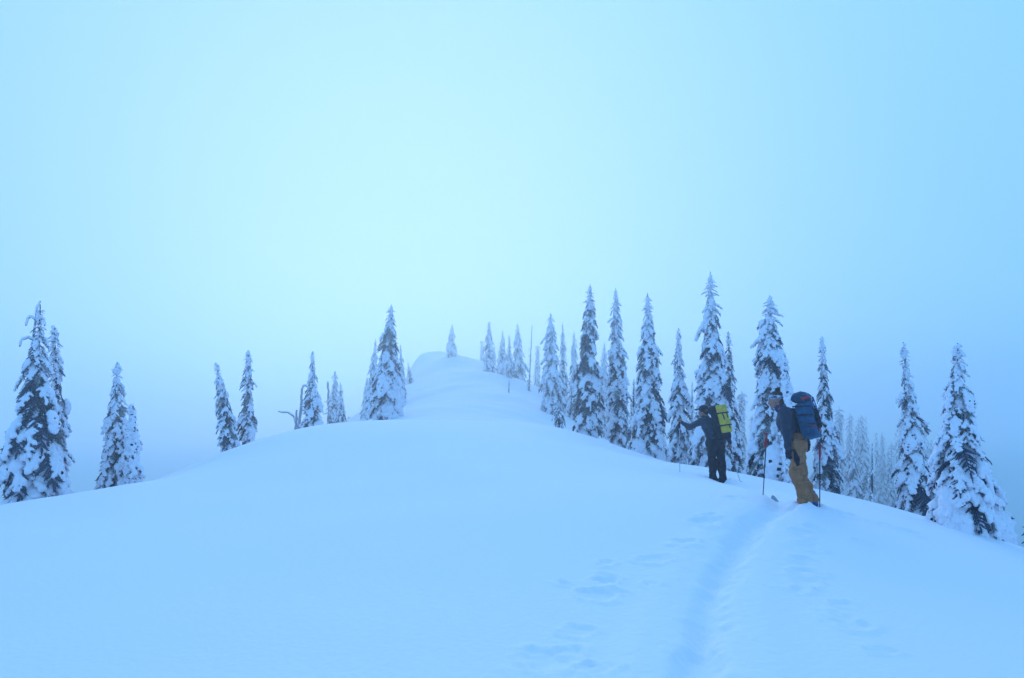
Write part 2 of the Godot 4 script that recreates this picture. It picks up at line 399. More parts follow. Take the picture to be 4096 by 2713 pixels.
# ---------------------------------------------------------------- smooth solids: a distance field meshed by surface nets
# [0, a, b, ra, rb] capsule   [1, transform, half, round] box   [2, transform, radii] ellipsoid   [3, ...] the same, carved out
func nets(prims: Array, cell: float, k: float, rough := 0.0, freq := 6.0, into: Soup = null) -> Soup:
	var s := into if into else Soup.new()
	var boxes := []
	var whole := AABB()
	for q in prims:
		var b: AABB
		if q[0] == 0:
			var r: float = maxf(q[3], q[4])
			b = AABB(q[1], Vector3.ZERO).expand(q[2]).grow(r + k)
		else:
			var half: Vector3 = q[2]
			var t: Transform3D = q[1]
			b = (t * AABB(-half, half * 2.0)).grow(k)
		boxes.append(b)
		whole = b if boxes.size() == 1 else whole.merge(b)
	whole = whole.grow(rough + cell * 2.5)
	var lo := whole.position
	var nx := int(whole.size.x / cell) + 2
	var ny := int(whole.size.y / cell) + 2
	var nz := int(whole.size.z / cell) + 2
	var f := PackedFloat32Array()
	f.resize(nx * ny * nz)
	f.fill(9.0)
	var margin := rough + cell * 2.0
	for w in prims.size():
		var q: Array = prims[w]
		var b: AABB = boxes[w].grow(margin)
		var i0 := clampi(int((b.position.x - lo.x) / cell), 0, nx - 1)
		var i1 := clampi(int((b.end.x - lo.x) / cell) + 1, 0, nx - 1)
		var j0 := clampi(int((b.position.y - lo.y) / cell), 0, ny - 1)
		var j1 := clampi(int((b.end.y - lo.y) / cell) + 1, 0, ny - 1)
		var l0 := clampi(int((b.position.z - lo.z) / cell), 0, nz - 1)
		var l1 := clampi(int((b.end.z - lo.z) / cell) + 1, 0, nz - 1)
		var kind: int = q[0]
		var a := Vector3.ZERO
		var ab := Vector3.ZERO
		var ra := 0.0
		var dr := 0.0
		var inv := Transform3D()
		var half := Vector3.ONE
		var round_ := 0.0
		var len2 := 1.0
		if kind == 0:
			a = q[1]
			ab = q[2] - q[1]
			ra = q[3]
			dr = q[4] - q[3]
			len2 = maxf(ab.length_squared(), 1e-9)
		else:
			var t: Transform3D = q[1]
			inv = t.affine_inverse()
			half = q[2]
			if kind == 1:
				round_ = q[3]
		for l in range(l0, l1 + 1):
			for j in range(j0, j1 + 1):
				var o := (l * ny + j) * nx
				for i in range(i0, i1 + 1):
					var p := lo + Vector3(i, j, l) * cell
					var d := 0.0
					if kind == 0:
						var t := clampf((p - a).dot(ab) / len2, 0.0, 1.0)
						d = (p - a - ab * t).length() - ra - dr * t
					elif kind == 1:
						var e := (inv * p).abs() - half + Vector3(round_, round_, round_)
						d = e.max(Vector3.ZERO).length() + minf(maxf(e.x, maxf(e.y, e.z)), 0.0) - round_
					else:
						var e := inv * p
						var k0 := (e / half).length()
						var k1 := (e / (half * half)).length()
						d = k0 * (k0 - 1.0) / maxf(k1, 1e-6)
					var had := f[o + i]
					if kind == 3:
						var h := maxf(k * 0.5 - absf(had + d), 0.0)
						f[o + i] = maxf(had, -d) + h * h * 0.25 / maxf(k * 0.5, 1e-6)
					elif had >= 9.0:
						f[o + i] = d
					else:
						var h := maxf(k - absf(had - d), 0.0)
						f[o + i] = minf(had, d) - h * h * 0.25 / maxf(k, 1e-6)
	if rough > 0.0:
		for l in nz:
			for j in ny:
				var o := (l * ny + j) * nx
				for i in nx:
					if absf(f[o + i]) < rough + cell * 2.0:
						f[o + i] += rough * wrinkles.get_noise_3dv((lo + Vector3(i, j, l) * cell) * freq)
	var cells := PackedInt32Array()
	cells.resize(nx * ny * nz)
	cells.fill(-1)
	var sy := nx
	var sz := nx * ny
	for l in nz - 1:
		for j in ny - 1:
			var o := l * sz + j * sy
			for i in nx - 1:
				var c := o + i
				var f0 := f[c]
				if absf(f0) > cell * 2.0:
					continue
				var f1 := f[c + 1]
				var f2 := f[c + sy]
				var f3 := f[c + sy + 1]
				var f4 := f[c + sz]
				var f5 := f[c + sz + 1]
				var f6 := f[c + sz + sy]
				var f7 := f[c + sz + sy + 1]
				var inside := int(f0 < 0.0) + int(f1 < 0.0) + int(f2 < 0.0) + int(f3 < 0.0) + int(f4 < 0.0) + int(f5 < 0.0) + int(f6 < 0.0) + int(f7 < 0.0)
				if inside == 0 or inside == 8:
					continue
				var at := Vector3.ZERO
				var hits := 0
				for e in [[f0, f1, Vector3(0, 0, 0), Vector3(1, 0, 0)], [f2, f3, Vector3(0, 1, 0), Vector3(1, 0, 0)], [f4, f5, Vector3(0, 0, 1), Vector3(1, 0, 0)], [f6, f7, Vector3(0, 1, 1), Vector3(1, 0, 0)], [f0, f2, Vector3(0, 0, 0), Vector3(0, 1, 0)], [f1, f3, Vector3(1, 0, 0), Vector3(0, 1, 0)], [f4, f6, Vector3(0, 0, 1), Vector3(0, 1, 0)], [f5, f7, Vector3(1, 0, 1), Vector3(0, 1, 0)], [f0, f4, Vector3(0, 0, 0), Vector3(0, 0, 1)], [f1, f5, Vector3(1, 0, 0), Vector3(0, 0, 1)], [f2, f6, Vector3(0, 1, 0), Vector3(0, 0, 1)], [f3, f7, Vector3(1, 1, 0), Vector3(0, 0, 1)]]:
					var u: float = e[0]
					var v: float = e[1]
					if (u < 0.0) != (v < 0.0):
						at += e[2] + e[3] * (u / (u - v))
						hits += 1
				cells[c] = s.v.size()
				s.v.append(lo + (Vector3(i, j, l) + at / hits) * cell)
				s.n.append(Vector3(f1 + f3 + f5 + f7 - f0 - f2 - f4 - f6, f2 + f3 + f6 + f7 - f0 - f1 - f4 - f5, f4 + f5 + f6 + f7 - f0 - f1 - f2 - f3).normalized())
	for l in range(1, nz - 1):
		for j in range(1, ny - 1):
			var o := l * sz + j * sy
			for i in range(1, nx - 1):
				var c := o + i
				if cells[c] < 0:
					continue
				var f0 := f[c] < 0.0
				if f0 != (f[c + 1] < 0.0):
					facet(s, cells[c - sy - sz], cells[c - sz], cells[c], cells[c - sy], f0)
				if f0 != (f[c + sy] < 0.0):
					facet(s, cells[c - 1 - sz], cells[c - 1], cells[c], cells[c - sz], f0)
				if f0 != (f[c + sz] < 0.0):
					facet(s, cells[c - 1 - sy], cells[c - sy], cells[c], cells[c - 1], f0)
	return s


func facet(s: Soup, a: int, b: int, c: int, d: int, out: bool) -> void:
	if mini(mini(a, b), mini(c, d)) < 0:
		return
	if out:
		s.i.append_array(PackedInt32Array([a, c, b, a, d, c]))
	else:
		s.i.append_array(PackedInt32Array([a, b, c, a, c, d]))


func cap(a: Vector3, b: Vector3, ra: float, rb: float) -> Array:
	return [0, a, b, ra, rb]


func ell(c: Vector3, r: Vector3, basis := Basis()) -> Array:
	return [2, Transform3D(basis, c), r]


# ---------------------------------------------------------------- firs
var sprays := []      # needle boughs one metre long, reaching along +x
var sprays_far := []
var pads := []        # the snow that lies on them
var pads_far := []


func stem_at(t: float, droop: float) -> Vector3:
	return Vector3(t, -droop * t * t, 0)


func make_twigs(twigs: int, droop: float) -> Array:
	var out := []
	for k in twigs:
		var t := lerpf(0.1, 0.97, float(k) / (twigs - 1))
		var side := 1.0 if k % 2 == 0 else -1.0
		var a := stem_at(t, droop)
		var l := lerpf(0.46, 0.17, t) * rng.randf_range(0.75, 1.2)
		var b := a + Vector3(rng.randf_range(0.45, 0.8), rng.randf_range(-0.5, -0.05), side * rng.randf_range(0.6, 0.95)).normalized() * l
		if k == twigs - 1:
			b = stem_at(1.12, droop)
		out.append([a, b])
	return out


func make_spray(twigs: Array, needles: int, droop: float, every := 1) -> Soup:
	var s := Soup.new()
	s.tube(PackedVector3Array([stem_at(0, droop), stem_at(0.5, droop), stem_at(1.0, droop)]), PackedFloat32Array([0.022, 0.016, 0.006]), 4, false)
	for k in range(0, twigs.size(), every):
		var a: Vector3 = twigs[k][0]
		var b: Vector3 = twigs[k][1]
		var mid := (a + b) * 0.5 + Vector3(0, 0.02, 0)
		s.tube(PackedVector3Array([a, mid, b]), PackedFloat32Array([0.028, 0.036, 0.008]), 4, false)
		var d := (b - a).normalized()
		var u := d.cross(Vector3.UP).normalized()
		var w := u.cross(d)
		for m in needles:
			var p := a.lerp(b, rng.randf_range(0.1, 1.0))
			var turn := rng.randf_range(0, TAU)
			var out := (u * cos(turn) + w * sin(turn)) * 0.75 + d * 0.65
			var across := d.cross(out).normalized() * 0.014
			s.tri(p - across, p + across, p + out.normalized() * rng.randf_range(0.06, 0.11))
	return s


func make_pad(twigs: Array, droop: float, cell: float, style: int) -> Soup:
	var prims := []
	var up := Vector3(0, 0.055, 0)
	if style == 2:      # one big pillow
		prims.append(ell(stem_at(0.5, droop) + Vector3(0, 0.1, 0), Vector3(0.34, 0.15, 0.25), Basis(Vector3(0, 0, 1), -droop)))
		prims.append(ell(stem_at(0.74, droop) + Vector3(0, 0.04, 0.08), Vector3(0.17, 0.11, 0.14)))
		prims.append(ell(stem_at(0.45, droop) + Vector3(0, 0.04, -0.17), Vector3(0.17, 0.1, 0.12)))
		return nets(prims, cell, 0.09, 0.05, 9.0)
	var t0 := rng.randf_range(0.05, 0.25)
	prims.append(cap(stem_at(t0, droop) + up, stem_at(0.55, droop) + up * 1.3, rng.randf_range(0.05, 0.09), rng.randf_range(0.07, 0.11)))
	prims.append(cap(stem_at(0.55, droop) + up * 1.2, stem_at(rng.randf_range(0.78, 0.95), droop) + up, rng.randf_range(0.07, 0.1), 0.045))
	for q in twigs:     # a rib of snow on most of the twigs, lumpy and of uneven length
		if rng.randf() < [0.2, 0.45, 0.0, 0.3][style]:
			continue
		var a: Vector3 = q[0]
		var b: Vector3 = q[1]
		var f := rng.randf_range(0.55, 0.92)
		var r := rng.randf_range(0.045, 0.085) * (1.25 if style == 0 else 1.0)
		prims.append(cap(a.lerp(b, 0.12) + up, a.lerp(b, f) + up * 0.8, r * 0.8, r))
	if style == 1:
		for k in 2:
			prims.append(ell(stem_at(rng.randf_range(0.25, 0.75), droop) + Vector3(0, 0.09, rng.randf_range(-0.14, 0.14)), Vector3(rng.randf_range(0.12, 0.18), rng.randf_range(0.08, 0.12), rng.randf_range(0.11, 0.17))))
	return nets(prims, cell, 0.05, 0.045, 15.0)


func make_bough_kit() -> void:
	for k in 12:
		var droop: float = [0.18, 0.3, 0.42, 0.25, 0.36][k % 5]
		var style: int = [0, 1, 3, 0, 1, 3, 0, 2, 3, 0, 1, 3][k]
		var tw := make_twigs(17, droop)
		var far: Soup = make_spray(tw, 4, droop, 2)
		sprays_far.append(far)
		pads_far.append(make_pad(tw, droop, 0.085, style))
		var spray: Soup = make_spray(tw, 15, droop)
		var pad: Soup = make_pad(tw, droop, 0.046, style)
		sprays.append([spray, spray.mesh()])
		pads.append([pad, pad.mesh()])


func trunk_soup(h: float, lean: float, r: float) -> Soup:
	var s := Soup.new()
	var p := PackedVector3Array()
	var rr := PackedFloat32Array()
	for k in 9:
		var t := k / 8.0
		p.append(Vector3(lean * pow(t, 1.3), h * t - 0.25 * (1.0 - t), 0))
		rr.append(r * (1.0 - t) + 0.012)
	s.tube(p, rr, 8)
	return s


func fir(row: Array) -> Node3D:
	var x: float = row[1]
	var z: float = row[2]
	var h: float = row[3]
	var lean: float = row[4]
	var wide: float = row[5]
	var how: Array = row[6]
	var snowy: float = how[0]
	var bare: float = how[1]
	var plaster: float = how[2]
	var shape: float = how[3]
	var detail: int = how[4]
	rng.seed = hash(row[8])
	var ghost: bool = row[0] == "snow_ghost_tree"
	var o := thing(row[0], row[8], "tree", Vector3(x, ground(x, z), z), row[7])
	part("trunk", trunk_soup(h, lean, minf(0.018 * h + 0.02, 0.17)).mesh(), M.bark, o)
	var crown := Soup.new()
	var snow := Soup.new()
	var frost := Soup.new()
	var near := detail == 2
	var count := int(clampf(h / 0.025, 80, 285)) if near else int(clampf(h / 0.05, 90, 220))
	if detail == 1:
		count = int(clampf(h / 0.033, 60, 210))
	var turn := rng.randf_range(0, TAU)
	var swell := 1.0
	var swell_to := 1.0
	for k in count:
		var t := pow((k + rng.randf()) / count, 0.93) * 0.975
		if k % 5 == 0:
			swell_to = rng.randf_range(0.66, 1.3)
		swell = lerpf(swell, swell_to, 0.35)
		turn += 2.39996 + rng.randf_range(-0.5, 0.5)
		var reach := wide * (0.93 * pow(minf(1.0, (1.0 - t) / 0.72), shape) + 0.09) * swell * rng.randf_range(0.58, 1.06)
		reach *= lerpf(0.8, 1.0, smoothstep(0.0, 0.12, t))
		if rng.randf() < 0.05:
			reach *= 1.3
		var pitch := deg_to_rad(rng.randf_range(22, 48)) + 0.25 * (1.0 - t)
		if t > 0.88:
			pitch -= 0.5
		var l := clampf(reach / cos(pitch) * 0.8, 0.09 if detail else 0.45, 2.0)
		var base := Vector3(lean * pow(t, 1.3), h * t + reach * tan(pitch) * 0.25, 0) + Vector3(cos(turn), 0, -sin(turn)) * reach * 0.24
		base.y = minf(base.y, h * 0.985)
		var b := Basis(Vector3.UP, turn) * Basis(Vector3(0, 0, 1), -pitch) * Basis(Vector3(1, 0, 0), rng.randf_range(-0.25, 0.25))
		var at := Transform3D(b.scaled_local(Vector3.ONE * l), base)
		var v := rng.randi() % 12
		var white: bool = rng.randf() > (0.03 + 0.68 * bare) * (1.0 - smoothstep(1.0 - plaster * 1.6, 1.0, t) * 0.8)
		var rimed: bool = rng.randf() < smoothstep(1.0 - plaster * 1.8, 1.05, t) * 0.75 + 0.3 * snowy
		var heap := 1.0
		var thick := lerpf(0.84, 1.12, snowy) * rng.randf_range(0.8, 1.15)
		if white:
			heap = lerpf(0.86, 1.02, snowy)
		var on := Transform3D(Basis.from_scale(Vector3(heap, heap, heap) * clampf(thick, 0.72, 1.2)), Vector3(0, 0.0, 0))
		if near and reach > 0.08:
			var bough := part("bough", sprays[v][1], M.rimed if rimed else M.needles, o, at)
			if white:
				part("snow_load", pads[v][1], M.tree_snow, bough, on)
		else:
			(frost if rimed else crown).add(sprays_far[v], at)
			if white:
				snow.add(pads_far[v], at * on)
	# snow plastered round the stem, thicker towards the tip, and the capped leader
	var prims := []
	var n := int(clampf(h / 0.3, 6, 22))
	for k in n:
		var t := (k + 0.4) / n
		var most := wide * (0.93 * pow(minf(1.0, (1.0 - t) / 0.72), shape) + 0.08)
		var r := most * lerpf(0.2, 0.5, smoothstep(1.0 - plaster * 1.4, 1.0, t)) * (1.25 if ghost else 1.0) * rng.randf_range(0.75, 1.1)
		if ghost:
			r = most * rng.randf_range(0.82, 1.0)
		r = clampf(r, 0.035, 0.55 * wide + 0.1)
		if t < 0.45 and not ghost and rng.randf() < 0.6:
			continue
		prims.append(ell(Vector3(lean * pow(t, 1.3) + rng.randf_range(-0.3, 0.3) * r, h * t, rng.randf_range(-0.3, 0.3) * r), Vector3(r, minf(h / n * 0.72, r * 1.6 + 0.06), r)))
	prims.append(cap(Vector3(lean * 0.93, h * 0.93, 0), Vector3(lean, h - 0.05, 0), 0.06 + 0.03 * snowy, 0.035))
	var stem := nets(prims, clampf(wide * 0.1, 0.036, 0.08) if near else 0.1, 0.06, 0.1, 6.0)
	if near:
		part("stem_snow", stem.mesh(), M.tree_snow, o)
	else:
		snow.add(stem, Transform3D())
	if crown.v.size():
		stuff("crown", crown, M.needles, o)
	if frost.v.size():
		stuff("frosted_crown", frost, M.rimed, o)
	if snow.v.size():
		stuff("snow_load" if not near else "tip_snow", snow, M.tree_snow, o)
	return o


func stuff(called: String, s: Soup, m: Material, parent: Node3D) -> void:
	part(called, s.mesh(), m, parent).set_meta("kind", "stuff")


# an arm of a tree: wood with a ridge of snow on it
func limb(o: Node3D, p: PackedVector3Array, r0: float, r1: float, called := "branch", white := true) -> void:
	var s := Soup.new()
	var rr := PackedFloat32Array()
	var q := PackedVector3Array()
	for k in p.size() - 1:      # gnarled: extra bends between the given points
		var d := p[k + 1] - p[k]
		q.append(p[k])
		for m in [0.33, 0.67]:
			q.append(p[k] + d * m + Vector3(rng.randf_range(-1, 1), rng.randf_range(-1, 1), rng.randf_range(-1, 1)) * minf(r1 * 0.8, d.length() * 0.08))
	q.append(p[p.size() - 1])
	p = q
	for k in p.size():
		rr.append(rng.randf_range(0.85, 1.15) * lerpf(r0, r1, float(k) / (p.size() - 1)))
	s.tube(p, rr, 6)
	var b := part(called, s.mesh(), M.dead_wood, o)
	if white:
		var prims := []
		for k in p.size() - 1:
			prims.append(cap(p[k] + Vector3(0, rr[k] * 0.9, 0), p[k + 1] + Vector3(0, rr[k + 1] * 0.9, 0), maxf(rr[k] * 0.8, 0.03), maxf(rr[k + 1] * 0.8, 0.025)))
		part("snow_ridge", nets(prims, 0.03, 0.04, 0.015, 9.0).mesh(), M.tree_snow, b)


func snag(row: Array) -> void:
	var x: float = row[1]
	var z: float = row[2]
	var h: float = row[3]
	var lean: float = row[4]
	var kind: int = row[6][4]
	rng.seed = hash(row[8])
	var o := thing(row[0], row[8], "dead tree", Vector3(x, ground(x, z), z), row[7])
	var P := func(a: Array) -> PackedVector3Array:
		var out := PackedVector3Array()
		for k in range(0, a.size(), 2):
			out.append(Vector3(a[k], a[k + 1], 0.12 * sin(a[k] * 7.0)))
		return out
	if kind == 3:      # a forked stump whose long arm runs out level to the left
		limb(o, P.call([0.3, -0.3, 0.1, 0.6, -0.02, h * 0.55, 0.02, h * 0.78, 0.0, h * 0.98]), 0.16, 0.05, "trunk", false)
		limb(o, P.call([-0.02, h * 0.62, -0.22, h * 0.83, -0.55, h * 0.92, -0.95, h * 0.92, -1.2, h * 0.945]), 0.06, 0.035)
		limb(o, P.call([0.0, h * 0.42, -0.4, h * 0.3, -0.75, h * 0.12]), 0.08, 0.05)
		limb(o, P.call([0.3, -0.3, 0.42, 0.7, 0.42, h * 0.6]), 0.1, 0.05, "side_trunk", false)
		limb(o, P.call([0.42, h * 0.5, 0.62, h * 0.53]), 0.04, 0.03)
	elif kind == 4:    # tall, hooked at the top
		limb(o, P.call([-0.05, -0.3, 0.0, h * 0.3, 0.1, h * 0.6, 0.1, h * 0.84, 0.12, h * 0.94]), 0.12, 0.06, "trunk", false)
		limb(o, P.call([0.12, h * 0.93, 0.2, h * 0.985, 0.36, h * 0.995, 0.48, h * 0.97]), 0.065, 0.045)
		for q in [[0.8, 0.3, 0.05], [0.7, 0.55, 0.08], [0.64, 0.75, -0.06], [0.42, 0.6, 0.1], [0.3, -0.3, -0.1], [0.5, -0.2, 0.05]]:
			limb(o, P.call([0.08, h * q[0], 0.08 + q[1] * 0.6, h * q[0] - 0.08, 0.08 + q[1], h * q[0] + q[2]]), 0.05, 0.03)
	elif kind == 5:
		limb(o, P.call([0.05, -0.3, 0.0, h * 0.4, lean * 0.6, h * 0.8, lean, h]), 0.14, 0.09, "trunk", false)
		limb(o, P.call([lean, h * 0.98, lean - 0.02, h + 0.08]), 0.09, 0.06, "broken_top")
		for q in [[0.7, -0.4], [0.62, 0.35], [0.5, -0.5], [0.42, 0.45], [0.3, -0.5]]:
			limb(o, P.call([0.0, h * q[0], q[1] * 0.5, h * q[0] - 0.06, q[1], h * q[0] - 0.15]), 0.045, 0.03)
	else:
		limb(o, P.call([0, -0.3, lean * 0.4, h * 0.35, lean * 0.75, h * 0.7, lean, h]), 0.085, 0.02, "trunk", false)
		for k in 26:
			var t := rng.randf_range(0.08, 0.95)
			var side := 1.0 if k % 2 else -1.0
			var l := rng.randf_range(0.15, 0.5) * (1.15 - t)
			limb(o, P.call([lean * t, h * t, lean * t + side * l, h * t - l * 0.35]), 0.022, 0.012, "twig", k % 3 != 0)
		var low := Soup.new()
		for k in 9:
			low.add(sprays_far[k], Transform3D((Basis(Vector3.UP, k * 2.4) * Basis(Vector3(0, 0, 1), -0.8)).scaled(Vector3.ONE * 0.42), Vector3(0, 0.3 + 0.13 * k, 0)))
		stuff("crown", low, M.needles, o)


func extra_tops() -> void:
	# the widest fir's thin leader with its two arching twigs
	var o: Node3D = get_node("fir_tree")
	var h: float = TREES[0][3]
	var top := Vector3(-0.24, h - 0.12, 0)
	limb(o, PackedVector3Array([top + Vector3(-0.02, -0.75, 0), top + Vector3(0, -0.35, 0), top, top + Vector3(0.1, 0.2, 0.02)]), 0.035, 0.014, "leader")
	for q in [[-0.3, 0.25, 0.0], [-0.3, -0.22, 0.05], [-0.85, -0.36, 0.02], [-0.85, 0.38, -0.03]]:
		var a: Vector3 = top + Vector3(0, q[0], 0)
		var s: float = q[1]
		limb(o, PackedVector3Array([a, a + Vector3(s * 0.4, 0.08, q[2]), a + Vector3(s * 0.85, 0.02, q[2]), a + Vector3(s, -0.16, q[2])]), 0.03, 0.02, "arching_twig")


func far_forest() -> void:
	rng.seed = 77
	var snow := Soup.new()
	var needles := Soup.new()
	for k in 30:
		var d := rng.randf_range(75, 170)
		var x := d * rng.randf_range(0.4, 0.54)
		var g := ground(x, -d)
		var h := 1.6 + d * rng.randf_range(-0.02, 0.045) - g
		var wide := rng.randf_range(1.1, 1.9)
		for m in 90:
			var t := (m + rng.randf()) / 90.0
			var l := wide * pow(1.05 - t, 0.8) * 1.35 + 0.3
			var at := Transform3D((Basis(Vector3.UP, m * 2.4) * Basis(Vector3(0, 0, 1), -0.75)).scaled(Vector3.ONE * l), Vector3(x, g + h * t + l * 0.3, -d))
			needles.add(sprays_far[m % 10], at)
			if m % 3:
				snow.add(pads_far[m % 10], at)
	var o := thing("distant_forest", "dim mass of fog-swallowed firs down the right-hand valley", "forest", Vector3.ZERO)
	o.set_meta("kind", "stuff")
	stuff("crown", needles, M.needles, o)
	stuff("snow_load", snow, M.tree_snow, o)


# ---------------------------------------------------------------- people
# A head round the middle of the skull, facing -z, its right along +x.
func head(c: Vector3, b: Basis, mouth_open := 0.0) -> Array:
	var T := func(p: Vector3) -> Vector3: return c + b * p
	var out := [
		ell(T.call(Vector3(0, 0.025, 0.018)), Vector3(0.075, 0.093, 0.097), b),
		ell(T.call(Vector3(0, -0.03, -0.03)), Vector3(0.062, 0.075, 0.063), b),
		cap(T.call(Vector3(0.035, -0.075, -0.03)), T.call(Vector3(0.012, -0.103, -0.07)), 0.022, 0.018),
		cap(T.call(Vector3(-0.035, -0.075, -0.03)), T.call(Vector3(-0.012, -0.103, -0.07)), 0.022, 0.018),
		cap(T.call(Vector3(-0.04, 0.022, -0.072)), T.call(Vector3(0.04, 0.022, -0.072)), 0.014, 0.014),
		cap(T.call(Vector3(0, 0.012, -0.086)), T.call(Vector3(0, -0.034, -0.108)), 0.009, 0.012),
		cap(T.call(Vector3(-0.012, -0.038, -0.098)), T.call(Vector3(0.012, -0.038, -0.098)), 0.009, 0.009),
		cap(T.call(Vector3(-0.018, -0.062, -0.088)), T.call(Vector3(0.018, -0.062, -0.088)), 0.007, 0.007),
		cap(T.call(Vector3(-0.015, -0.075, -0.086)), T.call(Vector3(0.015, -0.075, -0.086)), 0.007, 0.007),
		ell(T.call(Vector3(0.076, -0.01, 0.012)), Vector3(0.01, 0.031, 0.019), b),
		ell(T.call(Vector3(-0.076, -0.01, 0.012)), Vector3(0.01, 0.031, 0.019), b),
		cap(T.call(Vector3(0.045, -0.02, -0.058)), T.call(Vector3(0.05, -0.02, -0.04)), 0.02, 0.02),
		cap(T.call(Vector3(-0.045, -0.02, -0.058)), T.call(Vector3(-0.05, -0.02, -0.04)), 0.02, 0.02),
	]
	for s in [-1.0, 1.0]:
		out.append([3, Transform3D(b, T.call(Vector3(0.031 * s, 0.002, -0.094))), Vector3(0.017, 0.011, 0.014)])
		out.append(ell(T.call(Vector3(0.031 * s, 0.002, -0.079)), Vector3(0.012, 0.012, 0.012)))
	return out


# A hand from the wrist: "along" towards the knuckles, "palm" out of the palm, "thumb" to the thumb's side; curl in degrees at each joint.
func hand(wrist: Vector3, along: Vector3, palm: Vector3, curl: float, left: bool, fat := 1.0) -> Array:
	var y := along.normalized()
	var z := (palm - y * palm.dot(y)).normalized()
	var x := y.cross(z) * (1.0 if left else -1.0)       # towards the thumb
	var out := [cap(wrist - y * 0.02, wrist + y * 0.02, 0.024 * fat, 0.023 * fat)]
	var lengths := [[0.028, 0.042, 0.026, 0.021], [0.009, 0.046, 0.03, 0.022], [-0.01, 0.042, 0.028, 0.021], [-0.028, 0.033, 0.021, 0.019]]
	for q in lengths:
		var k: Vector3 = wrist + y * (0.088 - absf(q[0] - 0.006) * 0.25) + x * q[0]
		out.append(cap(wrist + y * 0.015 + x * q[0] * 0.6, k, 0.013 * fat, 0.0115 * fat))
		var p := k
		var a := deg_to_rad(curl * 0.7)
		var r := 0.0098 * fat
		for m in 3:
			var d: Vector3 = (y * cos(a) + z * sin(a) + x * q[0] * 1.6).normalized()
			var e: Vector3 = p + d * q[m + 1]
			out.append(cap(p, e, r, r * 0.9))
			p = e
			r *= 0.9
			a += deg_to_rad(curl)
	var t0 := wrist + y * 0.024 + x * 0.022 + z * 0.006
	var t1 := t0 + (y * 0.6 + x * 0.75 + z * 0.35).normalized() * 0.04
	var t2 := t1 + (y * 0.8 + x * 0.15 + z * (0.3 + curl * 0.008)).normalized() * 0.032
	var t3 := t2 + (y * 0.7 - x * 0.25 + z * (0.3 + curl * 0.012)).normalized() * 0.026
	out.append_array([cap(t0 - x * 0.012, t1, 0.016 * fat, 0.0115 * fat), cap(t1, t2, 0.0112 * fat, 0.0105 * fat), cap(t2, t3, 0.0105 * fat, 0.009 * fat)])
	return out


func skin_body(o: Node3D, J: Dictionary, head_at: Vector3, face: Basis) -> MeshInstance3D:
	var s := nets([
		cap(J.hip_l, J.knee_l, 0.075, 0.052), cap(J.knee_l, J.ankle_l, 0.05, 0.036), cap(J.hip_r, J.knee_r, 0.075, 0.052), cap(J.knee_r, J.ankle_r, 0.05, 0.036),
		cap(J.hip_l, J.hip_r, 0.1, 0.1), cap((J.hip_l + J.hip_r) * 0.5, J.chest, 0.1, 0.12), cap(J.chest, J.neck, 0.12, 0.07), cap(J.sho_l, J.sho_r, 0.05, 0.05),
		cap(J.sho_l, J.elb_l, 0.042, 0.034), cap(J.elb_l, J.wri_l, 0.034, 0.023), cap(J.sho_r, J.elb_r, 0.042, 0.034), cap(J.elb_r, J.wri_r, 0.034, 0.023), cap(J.neck, head_at + face * Vector3(0, -0.05, 0.02), 0.06, 0.053),
	], 0.02, 0.05)
	nets(head(head_at, face), 0.0048, 0.018, 0.0, 1.0, s)
	if J.has("hands"):
		for q in J.hands:
			nets(q, 0.0035, 0.008, 0.0, 1.0, s)
	var b := part("body", s.mesh(), M.skin, o)
	for e in [-1.0, 1.0]:
		var ball := SphereMesh.new()
		ball.radius = 0.0118
		ball.height = 0.0236
		ball.radial_segments = 12
		ball.rings = 8
		var eye := part("eye", ball, M.eye_white, b, Transform3D(face, head_at + face * Vector3(0.031 * e, 0.002, -0.0805)))
		var dot := SphereMesh.new()
		dot.radius = 0.0055
		dot.height = 0.006
		dot.radial_segments = 10
		dot.rings = 4
		part("iris", dot, M.iris, eye, Transform3D(Basis(Vector3.RIGHT, PI / 2), Vector3(0, 0, -0.0098)))
	return b


func boot(o: Node3D, ankle: Vector3, ahead: Vector3, m: Material) -> void:
	var up := Vector3.UP
	var s := ahead.cross(up)
	var f := ankle - up * 0.075
	var t := Basis(s, up, -ahead)
	var b := part("ski_boot", nets([
		[1, Transform3D(t, f + ahead * 0.06 - up * 0.0), Vector3(0.052, 0.04, 0.15), 0.03],
		cap(f - ahead * 0.03 + up * 0.03, ankle + up * 0.1, 0.056, 0.056),
		cap(f + ahead * 0.03 + up * 0.04, f + ahead * 0.16 + up * 0.01, 0.05, 0.042),
	], 0.012, 0.04).mesh(), m, o)
	var st := Soup.new()
	for k in 3:
		var c := f + up * (0.05 + 0.055 * k) + ahead * (0.055 - 0.02 * k)
		st.strap(PackedVector3Array([c - s * 0.062, c - s * 0.03 + ahead * 0.035, c + s * 0.03 + ahead * 0.035, c + s * 0.062]), ahead, 0.02, 0.005)
	part("buckle_strap", st.mesh(), M.dark_webbing, b)


